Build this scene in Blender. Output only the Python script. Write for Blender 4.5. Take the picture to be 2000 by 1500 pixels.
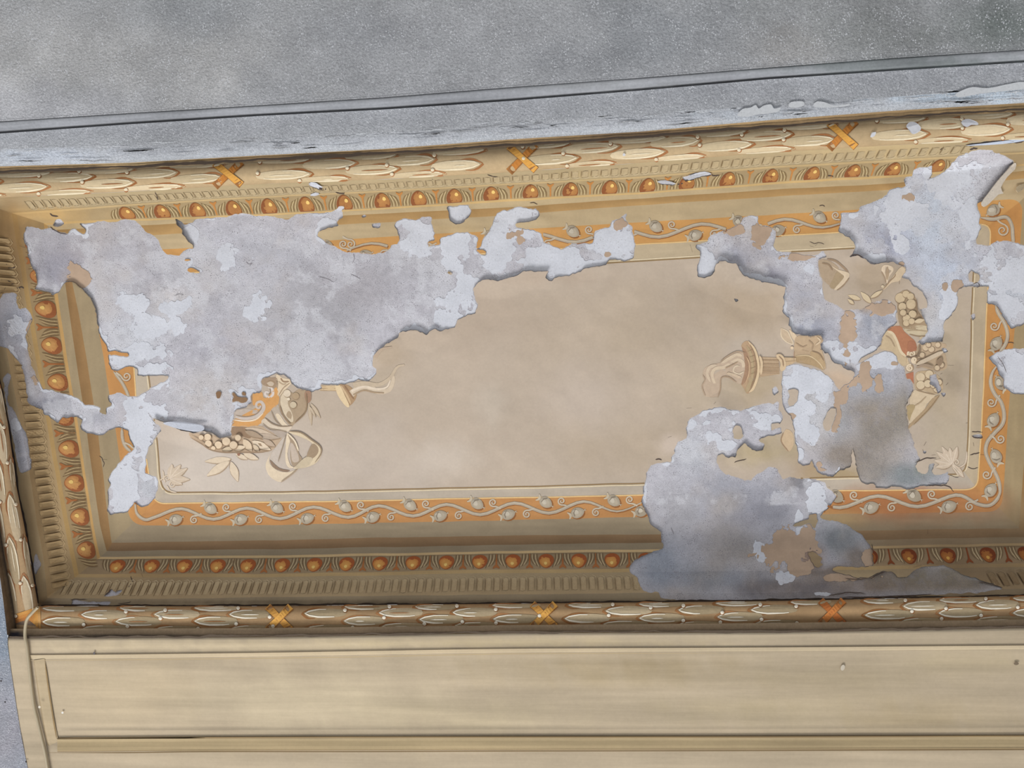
import bpy, math, random
import numpy as np
from mathutils import Matrix, Vector

random.seed(7)
SC = bpy.context.scene
COL = SC.collection
for o in list(bpy.data.objects):
    bpy.data.objects.remove(o)

# ------------------------------------------------------------------ camera
F = 1500.0                      # focal length in pixels of the 2000 x 1500 photograph
CAM = np.array([0.0, 0.0, 1.6])
def _n(v):
    v = np.array(v, float)
    return v / np.linalg.norm(v)
EZ = _n((.0986, -.1857, .976))  # the ceiling's normal, seen in camera axes (x right, y down, z forward)
EX = np.array((.994, -.035, -.107)); EX = _n(EX - EZ * EX.dot(EZ))
EY = np.cross(EZ, EX)
cam_d = bpy.data.cameras.new('camera')
cam_d.sensor_width = 36.0
cam_d.lens = 36.0 * F / 2000.0
cam_d.clip_start = .01
cam = bpy.data.objects.new('camera', cam_d)
COL.objects.link(cam)
def to_world(c):
    return Vector((float(EX.dot(c)), float(EY.dot(c)), float(EZ.dot(c))))
cx, cy, cz = to_world((1, 0, 0)), to_world((0, -1, 0)), to_world((0, 0, -1))
cam.matrix_world = Matrix(((cx[0], cy[0], cz[0], CAM[0]), (cx[1], cy[1], cz[1], CAM[1]),
                           (cx[2], cy[2], cz[2], CAM[2]), (0, 0, 0, 1)))
SC.camera = cam

# ------------------------------------------------------------------ light
world = bpy.data.worlds.new('world')
SC.world = world
world.use_nodes = True
bg = world.node_tree.nodes['Background']
bg.inputs['Color'].default_value = (.97, .99, 1.03, 1)
bg.inputs['Strength'].default_value = .57
ld = bpy.data.lights.new('daylight', 'AREA')
ld.shape = 'RECTANGLE'; ld.size = 8.0; ld.size_y = 4.2
ld.energy = 2300
ld.color = (1.0, .985, .965)
lo = bpy.data.objects.new('daylight', ld)
lo.location = (-5.2, 13.6, -4.4)
lo.rotation_euler = (Vector((0.2, 0, 4.8)) - Vector(lo.location)).to_track_quat('-Z', 'Y').to_euler()
COL.objects.link(lo)
SC.view_settings.view_transform = 'Standard'
SC.view_settings.look = 'None'
SC.view_settings.gamma = 1
SC.view_settings.exposure = 0
SC.view_settings.use_curve_mapping = False

# ------------------------------------------------------------------ helpers
ZC = 4.8
def P(px, py, z):
    """The point at height z seen at pixel (px, py) of the photograph."""
    px, py, z = np.broadcast_arrays(np.asarray(px, float), np.asarray(py, float), np.asarray(z, float))
    d = np.stack([(px - 1000) / F, (py - 750) / F, np.ones_like(px)], -1)
    w = np.stack([d @ EX, d @ EY, d @ EZ], -1)
    t = (z - CAM[2]) / w[..., 2]
    return CAM + w * t[..., None]

def lin(c):
    c = np.asarray(c, float) / 255.0
    return np.where(c <= .04045, c / 12.92, ((c + .055) / 1.055) ** 2.4)

class Line:
    """Piecewise linear function with straight continuation past its ends."""
    def __init__(self, *pts):
        self.x = np.array([p[0] for p in pts], float); self.y = np.array([p[1] for p in pts], float)
    def __call__(self, x):
        x = np.asarray(x, float)
        y = np.interp(x, self.x, self.y)
        s0 = (self.y[1] - self.y[0]) / (self.x[1] - self.x[0]); s1 = (self.y[-1] - self.y[-2]) / (self.x[-1] - self.x[-2])
        y = np.where(x < self.x[0], self.y[0] + s0 * (x - self.x[0]), y)
        return np.where(x > self.x[-1], self.y[-1] + s1 * (x - self.x[-1]), y)

_rng = np.random.default_rng(11)
_tab = _rng.random((256, 256)) * 2 - 1
def vnoise(x, y, s, k=0):
    """Smooth value noise in -1..1, feature size s pixels."""
    x = np.asarray(x, float) / s + 17.3 * k + 1000; y = np.asarray(y, float) / s + 9.1 * k + 1000
    xi = np.floor(x).astype(int); yi = np.floor(y).astype(int)
    fx = x - xi; fy = y - yi
    fx = fx * fx * (3 - 2 * fx); fy = fy * fy * (3 - 2 * fy)
    g = lambda a, b: _tab[a & 255, b & 255]
    return (g(xi, yi) * (1 - fx) + g(xi + 1, yi) * fx) * (1 - fy) + (g(xi, yi + 1) * (1 - fx) + g(xi + 1, yi + 1) * fx) * fy
def fbm(x, y, s, k=0, n=4, gain=.55):
    r = 0; a = 1; t = 0
    for i in range(n):
        r = r + a * vnoise(x, y, s, k + i * 3); t += a; a *= gain; s *= .5
    return r / t

def pts(s):
    """'x,y x,y ...' -> array"""
    return np.array([[float(v) for v in q.split(',')] for q in s.split()])
def crop(x0, y0, k):
    """pixel positions noted inside an enlarged crop -> photograph pixels"""
    return lambda s: pts(s) * k + np.array([x0, y0])

def catmull(p, closed=False, n=4):
    p = np.asarray(p, float)
    if len(p) < 3: return p
    if closed: q = np.vstack([p[-1], p, p[0], p[1]])
    else: q = np.vstack([2 * p[0] - p[1], p, 2 * p[-1] - p[-2]])
    out = []
    for i in range(1, len(q) - 2):
        a, b, c, d = q[i - 1], q[i], q[i + 1], q[i + 2]
        for j in range(n):
            t = j / n
            out.append(.5 * (2 * b + (c - a) * t + (2 * a - 5 * b + 4 * c - d) * t * t + (3 * b - a - 3 * c + d) * t ** 3))
    if not closed: out.append(p[-1])
    return np.array(out)

# ------------------------------------------------------------------ materials
def new_mat(name):
    m = bpy.data.materials.new(name); m.use_nodes = True
    nt = m.node_tree
    return m, nt, nt.nodes['Principled BSDF']
def mat_col(name, rough=.88, big=.10, fine=.10, fine_scale=90, bump=.25, bump_scale=120, dist=.002,
            speck=None, streak=None, spec=.15, warm=0):
    """Material: the painted colour (attribute Col) with procedural mottling, grain and relief."""
    m, nt, b = new_mat(name)
    N = nt.nodes; L = nt.links
    at = N.new('ShaderNodeAttribute'); at.attribute_name = 'Col'
    tc = N.new('ShaderNodeTexCoord')
    def noise(scale, detail=4, rough_=.6, vec=None):
        n = N.new('ShaderNodeTexNoise'); n.inputs['Scale'].default_value = scale
        n.inputs['Detail'].default_value = detail; n.inputs['Roughness'].default_value = rough_
        L.new(vec or tc.outputs['Object'], n.inputs['Vector']); return n
    def mrange(src, a, b_, c, d):
        r = N.new('ShaderNodeMapRange'); L.new(src, r.inputs[0])
        for i, v in enumerate((a, b_, c, d)): r.inputs[i + 1].default_value = v
        return r.outputs[0]
    def mul(c, f):
        x = N.new('ShaderNodeMix'); x.data_type = 'RGBA'; x.blend_type = 'MULTIPLY'; x.inputs[0].default_value = 1
        L.new(c, x.inputs[6]); L.new(f, x.inputs[7]); return x.outputs[2]
    c = at.outputs['Color']
    c = mul(c, mrange(noise(3.2, 5).outputs[0], .3, .7, 1 - big, 1 + big))
    n2 = noise(fine_scale, 3, .7)
    c = mul(c, mrange(n2.outputs[0], .3, .7, 1 - fine, 1 + fine))
    if streak:
        mp = N.new('ShaderNodeMapping'); mp.inputs['Scale'].default_value = streak[0]
        L.new(tc.outputs['Object'], mp.inputs['Vector'])
        c = mul(c, mrange(noise(1.0, 5, .6, mp.outputs[0]).outputs[0], .35, .7, 1 + streak[1] * .4, 1 - streak[1]))
    if speck:
        v = N.new('ShaderNodeTexVoronoi'); v.inputs['Scale'].default_value = speck[0]
        L.new(tc.outputs['Object'], v.inputs['Vector'])
        mask = N.new('ShaderNodeTexNoise'); mask.inputs['Scale'].default_value = speck[0] * .21
        L.new(tc.outputs['Object'], mask.inputs['Vector'])
        a = mrange(v.outputs['Distance'], speck[1], speck[1] * 2.2, 1, 0)
        k = mrange(mask.outputs[0], .44, .62, 0, 1)
        mm = N.new('ShaderNodeMath'); mm.operation = 'MULTIPLY'; L.new(a, mm.inputs[0]); L.new(k, mm.inputs[1])
        x = N.new('ShaderNodeMix'); x.data_type = 'RGBA'
        L.new(mm.outputs[0], x.inputs[0]); L.new(c, x.inputs[6]); x.inputs[7].default_value = (*lin(speck[2]), 1)
        c = x.outputs[2]
    L.new(c, b.inputs['Base Color'])
    b.inputs['Roughness'].default_value = rough
    b.inputs['Specular IOR Level'].default_value = spec
    bp = N.new('ShaderNodeBump'); bp.inputs['Strength'].default_value = bump; bp.inputs['Distance'].default_value = dist
    L.new(noise(bump_scale, 4, .65).outputs[0], bp.inputs['Height'])
    L.new(bp.outputs[0], b.inputs['Normal'])
    return m
M_PAINT = mat_col('fresco_paint', big=.05, fine=.035, bump=.2, bump_scale=60)
M_MOTIF = mat_col('brushed_paint', big=.03, fine=.07, fine_scale=70, bump=.2, bump_scale=80)
M_BASE = mat_col('bare_plaster', rough=.95, big=.04, fine=.15, fine_scale=200, bump=.7, bump_scale=190, dist=.002,
                 speck=(150, .15, (126, 123, 128)))
M_SKIM = mat_col('lime_skim', rough=.9, big=.02, fine=.08, fine_scale=130, bump=.3, bump_scale=120, speck=(110, .11, (164, 162, 165)))
M_STUC = mat_col('grey_stucco', rough=.8, big=.10, fine=.22, fine_scale=120, bump=1.0, bump_scale=130, dist=.008,
                 speck=(128, .17, (206, 208, 212)), spec=.3)  # pale specks stand for glints on the pebbles, painted into the colour
M_SMOOTH = mat_col('grey_trowelled', rough=.85, big=.10, fine=.10, fine_scale=90, bump=.4, bump_scale=90, dist=.003,
                   streak=((2.0, 26, 26), .22))
M_CREAM = mat_col('cream_limewash', rough=.85, big=.05, fine=.03, fine_scale=60, bump=.15, bump_scale=50,
                  streak=((.9, 16, 16), .18))
M_CABLE = mat_col('cable_sheath', rough=.5, big=.03, fine=.03, bump=.05, spec=.4)

# ------------------------------------------------------------------ object helpers
def tag(o, label, cat=None, kind=None, group=None):
    o['label'] = label
    if cat: o['category'] = cat
    if kind: o['kind'] = kind
    if group: o['group'] = group
    return o
def make(name, verts, faces, cols, mat, parent=None, smooth=False):
    me = bpy.data.meshes.new(name)
    me.from_pydata([tuple(v) for v in np.asarray(verts, float).tolist()], [], [tuple(f) for f in faces])
    at = me.color_attributes.new('Col', 'FLOAT_COLOR', 'POINT')
    c = np.ones((len(verts), 4), np.float32); c[:, :3] = np.asarray(cols, float)
    at.data.foreach_set('color', c.ravel())
    me.materials.append(mat)
    if smooth:
        sm = np.ones(len(me.polygons), bool)
        if smooth is not True: sm[smooth:] = False
        me.polygons.foreach_set('use_smooth', sm)
    me.update()
    o = bpy.data.objects.new(name, me)
    COL.objects.link(o)
    if parent is not None: o.parent = parent
    return o

# ------------------------------------------------------------------ the lines of the coffer, inner to outer
T = {9: Line((250, 572), (1250, 510), (1500, 495), (1670, 485), (2000, 465)),
     8: Line((0, 556), (500, 524), (750, 507), (1000, 491), (1250, 476), (1500, 461), (1640, 453), (2000, 432)),
     7: Line((0, 508), (250, 491), (500, 478), (640, 470), (777, 461), (1057, 446), (1250, 434), (1500, 420), (1640, 412), (2000, 388)),
     6: Line((0, 475), (250, 462), (500, 448), (750, 434), (1000, 420), (1250, 401), (1500, 385), (1750, 370), (2000, 349)),
     5: Line((0, 455), (250, 441), (500, 430), (750, 417), (1000, 405), (1250, 388), (1500, 371), (1750, 358), (2000, 334)),
     4: Line((0, 442), (150, 431), (350, 425), (500, 419), (750, 406), (1000, 389), (1250, 376), (1500, 357), (1650, 347), (1763, 342), (2000, 320)),
     3: Line((0, 422), (250, 402), (500, 387), (750, 375), (1000, 361), (1250, 348), (1500, 329), (1750, 316), (2000, 300)),
     2: Line((0, 391), (250, 379), (500, 366), (750, 355), (1000, 342), (1250, 323), (1500, 303), (1750, 288), (2000, 276)),
     1: Line((0, 386), (250, 374), (500, 360), (750, 350), (1000, 336), (1250, 318), (1500, 298), (1750, 283), (2000, 272))}
B = {9: Line((0, 965), (337, 962), (550, 961), (800, 955), (1000, 951), (1250, 944), (1660, 932), (2000, 922)),
     8: Line((0, 987), (300, 985), (550, 982), (800, 977), (1000, 973), (1250, 968), (1625, 960), (1875, 957), (2000, 955)),
     7: Line((0, 1028), (287, 1026), (500, 1026), (750, 1021), (1000, 1016), (1262, 1009), (1625, 1004), (1937, 1000), (2000, 999)),
     6: Line((212, 1060), (500, 1056), (750, 1050), (1000, 1046), (1250, 1044), (1675, 1036), (2000, 1032)),
     5: Line((212, 1076), (500, 1073), (1000, 1064), (1250, 1060), (1700, 1054), (2000, 1049)),
     4: Line((190, 1092), (500, 1090), (1000, 1081), (1250, 1078), (1707, 1071), (2000, 1066)),
     3: Line((175, 1121), (500, 1121), (1000, 1112), (1212, 1111), (1625, 1107), (2000, 1100)),
     2: Line((90, 1168), (250, 1170), (500, 1167), (1000, 1161), (1250, 1158), (1500, 1158), (2000, 1150)),
     1: Line((77, 1184), (500, 1184), (1000, 1179), (1500, 1174), (2000, 1164))}
LV = {9: Line((560, 262), (735, 290), (862, 307), (922, 312), (965, 318)),
      8: Line((520, 230), (717, 260), (772, 264), (985, 300)),
      7: Line((500, 167), (715, 205), (835, 225), (912, 237), (1028, 255)),
      6: Line((475, 128), (550, 141), (650, 161), (775, 181), (850, 192), (1025, 213), (1060, 218)),
      5: Line((455, 112), (550, 127), (650, 141), (790, 162), (1025, 195), (1075, 208)),
      4: Line((440, 86), (580, 107), (650, 117), (760, 135), (880, 155), (1025, 177), (1092, 190)),
      3: Line((412, 32), (517, 49), (592, 60), (700, 79), (815, 98), (900, 112), (975, 125), (1040, 138), (1112, 152)),
      2: Line((400, -42), (680, 12), (825, 40), (950, 62), (1025, 73), (1100, 86), (1167, 92)),
      1: Line((380, -72), (750, 0), (825, 15), (950, 32), (1025, 47), (1100, 60), (1187, 75))}
RV = {9: Line((480, 1905), (562, 1899), (887, 1889), (932, 1886)),
      8: Line((440, 1936), (595, 1929), (800, 1920), (945, 1911)),
      7: Line((400, 1998), (640, 1982), (770, 1972), (925, 1962), (1000, 1957)),
      6: Line((345, 2044), (1032, 1990)),
      5: Line((330, 2068), (1049, 2014)),
      4: Line((318, 2086), (1066, 2036)),
      3: Line((300, 2128), (1100, 2080)),
      2: Line((275, 2188), (1150, 2142)),
      1: Line((270, 2214), (1166, 2166))}
def lerp_line(d, a, b, t):
    xs = np.union1d(d[a].x, d[b].x)
    return Line(*[(x, float(d[a](x) * (1 - t) + d[b](x) * t)) for x in xs])
for d in (T, B, LV, RV):
    d['4y'] = lerp_line(d, 5, 4, .72)
    d['3y'] = lerp_line(d, 3, 2, .14)
DROP = {9: 0, 8: 0, 7: 0, 6: .002, 5: .004, '4y': .005, 4: .006, 3: .043, '3y': .052, 2: .126, 1: .138}
NX, NY = 720, 240
def ring(k, rad=0):
    """Closed outline of level k as four sides (top L->R, right T->B, bottom R->L, left B->T)."""
    def corner(h, v, x):
        for _ in range(30):
            y = float(h(x)); x = float(v(y))
        return np.array([x, float(h(x))])
    tl, tr = corner(T[k], LV[k], 0), corner(T[k], RV[k], 2000)
    br, bl = corner(B[k], RV[k], 2000), corner(B[k], LV[k], 0)
    def hs(l, a, b, n):
        x = np.linspace(a[0], b[0], n + 1); y = l(x)
        y = y + (a[1] - y[0]) * (1 - np.linspace(0, 1, n + 1)) + (b[1] - y[-1]) * np.linspace(0, 1, n + 1)
        return np.stack([x, y], 1)
    def vs(l, a, b, n):
        y = np.linspace(a[1], b[1], n + 1); x = l(y)
        return np.stack([x, y], 1)
    sides = [hs(T[k], tl, tr, NX), vs(RV[k], tr, br, NY), hs(B[k], br, bl, NX), vs(LV[k], bl, tl, NY)]
    if rad:
        cs = [tl, tr, br, bl]
        for i in range(4):
            s, q = sides[i], sides[i - 1]
            c = cs[i]
            u = _n(s[min(40, len(s) - 1)] - c); v = _n(q[-min(40, len(q) - 1)] - c)
            A, D = c + v * rad, c + u * rad
            bez = lambda t: (A * ((1 - t) ** 2)[:, None] + c * (2 * t * (1 - t))[:, None] + D * (t * t)[:, None])
            for arr, sg in ((s, 1), (q, -1)):
                dist = np.linalg.norm(arr - c, axis=1)
                near = dist < rad
                t = .5 + sg * .5 * dist[near] / rad
                arr[near] = bez(t)
    w = .7
    for i, s in enumerate(sides):
        n = vnoise(s[:, 0], s[:, 1], 46, 5 + hash(str(k)) % 1 + i) * w
        n *= np.minimum(1, np.minimum(np.arange(len(s)), np.arange(len(s))[::-1]) / 12)
        s[:, 1 if i % 2 == 0 else 0] += n
    return sides
LEVELS = [9, 8, 7, 6, 5, '4y', 4, 3, '3y', 2, 1]
RAD = {9: 22, 8: 24, 7: 30}
RINGS = {k: ring(k, RAD.get(k, 0)) for k in LEVELS}

# ------------------------------------------------------------------ where the paint has fallen away
H_A = pts("""51,444 62,442 82,449 100,445 112,451 132,457 139,449 147,445 160,456 166,457 167,450 152,437 155,435 175,436 197,432 217,435 235,430 247,429
265,431 277,441 287,455 300,460 310,472 317,487 327,497 350,500 357,490 367,484 377,485 375,479 367,472 362,462 355,457 355,447 346,440 342,427 350,430
360,439 375,435 385,427 425,425 450,422 457,417 475,417 500,422 525,421 550,427 557,431 567,425 582,417 607,416 625,418 642,416 655,410 660,402 674,402
672,409 667,412 672,420 670,427 657,432 660,440 650,444 635,447 622,452 619,461 630,467 636,471 640,476 655,480 662,487 680,494 700,494 725,497 750,492 762,485
765,479 777,477 779,465 775,450 771,440 775,432 787,427 812,429 825,424 842,422 846,427 842,435 846,447 850,456 846,462 847,470 850,480 860,477 859,467
870,460 890,454 912,454 927,459 936,466 930,485 938,482 945,462 955,452 962,440 965,427 972,417 982,412 1000,409 1007,405 1020,406 1037,407 1052,410
1055,422 1047,427 1032,434 1015,435 1005,437 1010,444 1027,446 1045,449 1057,455 1061,472 1080,480 1095,487 1107,481 1125,472 1140,475 1157,474 1160,452
1175,447 1190,442 1195,432 1210,427 1224,417 1222,427 1227,437 1236,445 1237,465 1242,477 1241,487 1237,505 1220,510 1206,507 1190,507 1185,517 1170,522
1155,521 1140,524 1136,532 1100,540 1072,550 1064,542 1072,530 1040,530 1024,530 1004,540 976,548 944,546 932,554 924,564 926,576 932,596 928,612 908,618
894,624 888,640 860,646 848,642 832,654 812,646 796,646 780,650 776,662 756,672 740,684 728,696 728,716 736,720 736,732 720,744 700,742 680,750 660,752
628,752 632,760 612,764 596,762 576,756 565,740 552,732 540,730 525,736 512,742 510,750 512,760 508,767 495,768 490,774 491,786 480,796 462,800 456,806
455,830 450,836 452,850 430,857 420,850 410,844 400,841 380,846 360,842 345,837 322,827 310,822 297,816 287,803 300,822 315,835 314,842 307,850 297,867
290,875 285,892 287,900 285,912 282,925 305,930 310,940 309,957 300,977 290,987 275,992 262,980 250,1000 230,1004 215,1005 209,996 212,982 210,962 215,947
211,935 220,920 235,902 247,887 257,880 262,875 257,867 250,842 240,835 225,835 210,842 205,850 192,850 170,845 160,839 155,832 160,822 152,815 140,815
130,817 122,812 115,820 114,825 107,822 97,814 85,810 82,802 72,797 57,790 52,782 55,775 50,755 47,737 40,712 27,695 15,680 -30,672 -60,640 -40,585 0,582
7,572 25,570 32,577 32,590 37,605 50,602 60,610 64,625 55,645 50,655 54,680 60,709 68,727 77,747 84,760 102,760 120,767 140,772 155,780 165,790 190,792 197,797
195,805 207,810 207,797 217,792 212,780 210,772 220,769 235,767 250,772 270,775 292,760 307,750 327,741 327,735 310,734 270,734 267,722 260,716 245,716
230,725 217,722 212,707 210,690 207,675 200,662 195,657 190,632 188,618 185,605 177,585 160,567 145,552 135,549 125,555 117,570 102,577 97,572 80,567 67,565
72,552 70,532 60,517 55,497 54,485 47,472 47,460""")
H_C = pts("""1360,477 1365,477 1380,472 1385,460 1400,455 1425,447 1437,442 1447,435 1450,425 1462,422 1480,422 1482,440 1500,442 1507,445 1515,452 1515,465
1510,480 1515,490 1537,492 1562,494 1567,497 1587,500 1607,492 1614,499 1610,505 1600,507 1599,520 1600,535 1607,547 1607,567 1610,585 1625,592 1650,606 1680,604
1700,592 1712,588 1732,584 1742,590 1750,597 1751,606 1749,620 1752,630 1747,636 1735,642 1725,655 1720,672 1712,683 1695,692 1682,702 1672,712 1675,720 1670,726
1660,722 1647,719 1645,714 1627,707 1622,697 1617,690 1612,689 1604,682 1604,672 1609,665 1604,656 1590,656 1575,657 1555,652 1547,645 1540,635 1540,622 1530,612
1527,600 1531,587 1530,577 1535,561 1512,554 1490,551 1470,545 1451,539 1445,527 1437,516 1417,511 1407,510 1400,515 1395,519 1395,530 1387,540 1375,542 1362,541
1361,525 1367,505 1367,492 1360,485""")
H_D = pts("""1532,717 1545,712 1560,710 1575,716 1590,720 1600,722 1615,732 1627,742 1634,755 1640,762 1650,752 1660,748 1668,735 1675,712 1690,702 1710,692 1725,687
1740,685 1752,695 1754,707 1767,718 1769,740 1777,742 1784,755 1785,765 1777,775 1774,782 1770,795 1772,812 1775,830 1777,845 1785,857 1785,872 1792,887 1797,897
1787,910 1792,922 1807,927 1817,917 1825,927 1837,927 1850,922 1853,937 1850,946 1825,947 1812,950 1795,950 1770,956 1760,950 1740,950 1732,954 1712,952 1710,945
1692,947 1680,940 1675,930 1672,910 1670,892 1666,877 1662,890 1664,900 1660,912 1640,920 1627,932 1610,929 1598,922 1590,912 1586,900 1582,908 1566,910 1558,903
1559,890 1555,870 1552,850 1548,825 1544,812 1535,806 1530,796 1527,780 1527,750 1528,730""")
H_E = pts("""1345,822 1347,816 1360,812 1375,802 1395,797 1410,795 1427,800 1447,802 1460,798 1480,790 1500,787 1510,790 1518,798 1528,806 1530,815 1524,826 1525,845 1512,850
1500,852 1488,856 1482,860 1493,868 1492,876 1482,882 1470,879 1462,873 1455,866 1448,872 1440,882 1436,893 1418,892 1410,886 1402,890 1400,902 1405,912 1416,926
1440,932 1455,938 1467,938 1474,927 1490,921 1500,913 1515,912 1520,918 1524,930 1530,936 1545,932 1560,935 1582,934 1600,939 1612,942 1617,955
1627,960 1635,970 1627,980 1622,990 1610,1000 1602,1010 1605,1015 1625,1016 1647,1022 1660,1030 1675,1040 1685,1047 1695,1060 1702,1072 1705,1085 1706,1105
1690,1108 1650,1106 1628,1108 1622,1113 1640,1118 1655,1122 1675,1127 1695,1130 1710,1120 1725,1115 1740,1117 1755,1127 1770,1127 1785,1115 1800,1107 1822,1105
1845,1104 1865,1112 1882,1122 1905,1130 1920,1137 1940,1140 1960,1150 1925,1157 1850,1160 1800,1163 1700,1166 1625,1170 1500,1173 1400,1173 1325,1173 1290,1168
1287,1157 1265,1157 1250,1147 1245,1130 1235,1122 1230,1112 1237,1095 1260,1084 1275,1077 1295,1072 1292,1055 1290,1040 1270,1025 1265,1010 1260,997 1251,980
1255,967 1255,955 1261,937 1262,922 1272,909 1295,904 1311,902 1312,893 1317,886 1319,868 1325,862 1340,857 1342,848 1341,838""")
H_G = pts("""1640,417 1655,415 1675,414 1681,402 1700,397 1722,387 1732,380 1737,370 1752,367 1770,364 1765,352 1770,346 1782,345 1785,332 1800,326 1819,326 1820,340 1812,352
1827,345 1850,330 1862,315 1870,305 1890,299 1910,292 1935,294 1955,301 1975,310 1982,317 1975,325 1962,340 1950,355 1937,372 1922,392 1910,397 1909,407 1915,420
1912,435 1917,445 1912,457 1907,470 1910,477 1930,481 1945,472 1960,470 1982,472 2000,480 2060,492 2075,560 2040,615 2000,632 1990,637 1975,642 1970,635 1962,625 1957,615
1950,605 1942,595 1929,592 1927,572 1930,560 1912,560 1895,560 1880,561 1872,566 1870,575 1872,590 1865,605 1857,617 1845,627 1842,637 1845,650 1841,668 1810,669 1804,675
1792,668 1807,657 1812,647 1807,627 1800,612 1797,605 1812,602 1810,587 1802,572 1795,564 1782,557 1775,547 1761,542 1769,530 1767,520 1752,517 1745,512 1725,514
1702,517 1687,505 1675,499 1660,501 1665,495 1670,482 1667,472 1650,460 1637,450 1642,432 1641,420""")
HOLES = [H_A, H_C, H_D, H_E, H_G,
    pts("872,405 875,400 884,403 892,404 905,399 915,401 920,412 915,425 902,435 892,437 880,432 876,422"),
    pts("726,438 742,436 743,445 728,446"),
    pts("1931,699 1945,690 1962,682 1987,680 2000,682 2060,695 2070,745 2000,770 1975,767 1960,755 1960,740 1950,730 1945,717"),
    pts("5,737 15,727 22,732 20,745 16,760 18,790 15,800 24,792 32,812 42,830 52,850 55,875 61,895 61,917 45,925 39,927 32,900 25,850 17,825 12,790"),
    pts("65,1082 72,1082 80,1102 72,1122 67,1122"),
    pts("140,1171 170,1175 215,1174 222,1182 195,1181 140,1182"),
    pts("200,1165 217,1150 225,1156 240,1151 230,1162 212,1166"),
    pts("602,360 612,356 622,362 632,366 626,371 612,367"), pts("1333,347 1345,342 1360,337 1380,338 1391,342 1372,346 1355,350 1340,354"),
    pts("1285,355 1298,353 1320,360 1312,362 1290,360"), pts("606,380 618,377 622,381 612,384"),
    pts("104,442 108,428 118,428 127,437 115,441"), pts("1434,584 1440,583 1443,587 1437,589"),
    pts("705,421 712,419 716,423 708,425"), pts("1841,681 1848,680 1851,686 1844,689"), pts("1838,768 1847,767 1847,775 1840,776"),
    pts("1817,732 1828,731 1833,745 1838,762 1832,768 1826,757 1817,748"), pts("1815,908 1824,904 1825,912 1820,918 1816,927 1812,922"),
    pts("1508,760 1514,755 1520,757 1519,766 1513,773 1509,768"), pts("1512,790 1518,784 1522,787 1520,800 1514,800"),
    pts("1885,282 1920,277 1960,272 2010,268 2010,274 1960,281 1920,283 1890,285"), pts("1898,614 1904,612 1903,622 1898,626"),
    pts("1800,878 1805,881 1809,880 1808,885 1803,886"), pts("1802,868 1809,863 1809,866 1803,871"), pts("1898,851 1912,849 1920,853 1910,856 1902,854")]
ISLES = [pts("421,768 425,765 431,766 432,771 429,778 424,778"), pts("452,766 458,766 462,774 472,777 480,776 483,780 481,786 470,788 462,783 452,786 454,779 458,777 453,771"),
    pts("472,766 479,767 480,772 474,771"), pts("210,686 225,684 238,689 250,690 252,696 243,697 230,694 214,693"),
    pts("360,507 368,504 373,508 366,511 360,510"), pts("366,525 375,523 388,530 389,534 380,532 372,532 366,530"),
    pts("930,486 943,488 950,493 948,498 940,497 932,492"), pts("836,472 850,471 853,474 843,480 835,478"), pts("870,530 878,529 885,535 880,537"),
    pts("1431,842 1433,834 1440,830 1446,832 1450,845 1452,852 1446,857 1434,856"), pts("1508,828 1521,827 1524,833 1514,838 1508,840"),
    pts("1581,1014 1581,1006 1594,1004 1597,1020 1593,1032 1588,1033 1583,1022 1566,1026 1548,1029 1552,1023 1568,1017"),
    pts("1579,1080 1586,1078 1597,1083 1606,1090 1602,1098 1608,1103 1599,1108 1590,1106 1585,1095"),
    pts("1539,762 1548,759 1560,762 1559,776 1556,785 1550,792 1542,794 1539,785 1543,772"),
    pts("1608,824 1614,806 1622,798 1634,797 1632,808 1628,822 1622,840 1612,842 1608,834"),
    pts("1890,535 1898,529 1913,537 1914,547 1905,553 1893,549")]
GX0, GY0, GS = -120, 180, 2.0
gx = np.arange(GX0, 2200, GS); gy = np.arange(GY0, 1264, GS)
GXX, GYY = np.meshgrid(gx, gy)
def sdf(poly, X, Y):
    """Signed distance to a polygon, positive inside."""
    X = X.ravel().astype(np.float32); Y = Y.ravel().astype(np.float32)
    best = np.full(X.shape, 1e9, np.float32); ins = np.zeros(X.shape, bool)
    a = poly.astype(np.float32); b = np.roll(a, -1, 0)
    for (x0, y0), (x1, y1) in zip(a, b):
        dx, dy = x1 - x0, y1 - y0
        t = np.clip(((X - x0) * dx + (Y - y0) * dy) / (dx * dx + dy * dy + 1e-9), 0, 1)
        best = np.minimum(best, (X - x0 - t * dx) ** 2 + (Y - y0 - t * dy) ** 2)
        if y0 != y1:
            c = ((y0 > Y) != (y1 > Y)) & (X < (x1 - x0) * (Y - y0) / (y1 - y0) + x0)
            ins ^= c
    d = np.sqrt(best)
    return np.where(ins, d, -d)
FH = np.full(GXX.shape, -26.0, np.float32)
def window(poly, m):
    x0, y0 = poly.min(0) - m; x1, y1 = poly.max(0) + m
    i0, i1 = max(0, int((y0 - GY0) / GS)), min(len(gy), int((y1 - GY0) / GS) + 2)
    j0, j1 = max(0, int((x0 - GX0) / GS)), min(len(gx), int((x1 - GX0) / GS) + 2)
    return slice(i0, i1), slice(j0, j1)
for h in HOLES:
    w = window(h, 26)
    s = sdf(h, GXX[w], GYY[w]).reshape(GXX[w].shape)
    FH[w] = np.maximum(FH[w], s)
EDGE = fbm(GXX, GYY, 13, 1, 3, .75) * 2.7 + vnoise(GXX, GYY, 4.6, 9) * 1.3
FH = FH + EDGE * np.clip(1.2 - np.abs(FH) / 26, 0, 1) * np.where(FH > -1e9, 1, 0)
for h in ISLES:
    w = window(h, 20)
    s = sdf(h, GXX[w], GYY[w]).reshape(GXX[w].shape) + EDGE[w] * .7
    FH[w] = np.minimum(FH[w], -s)
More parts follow.
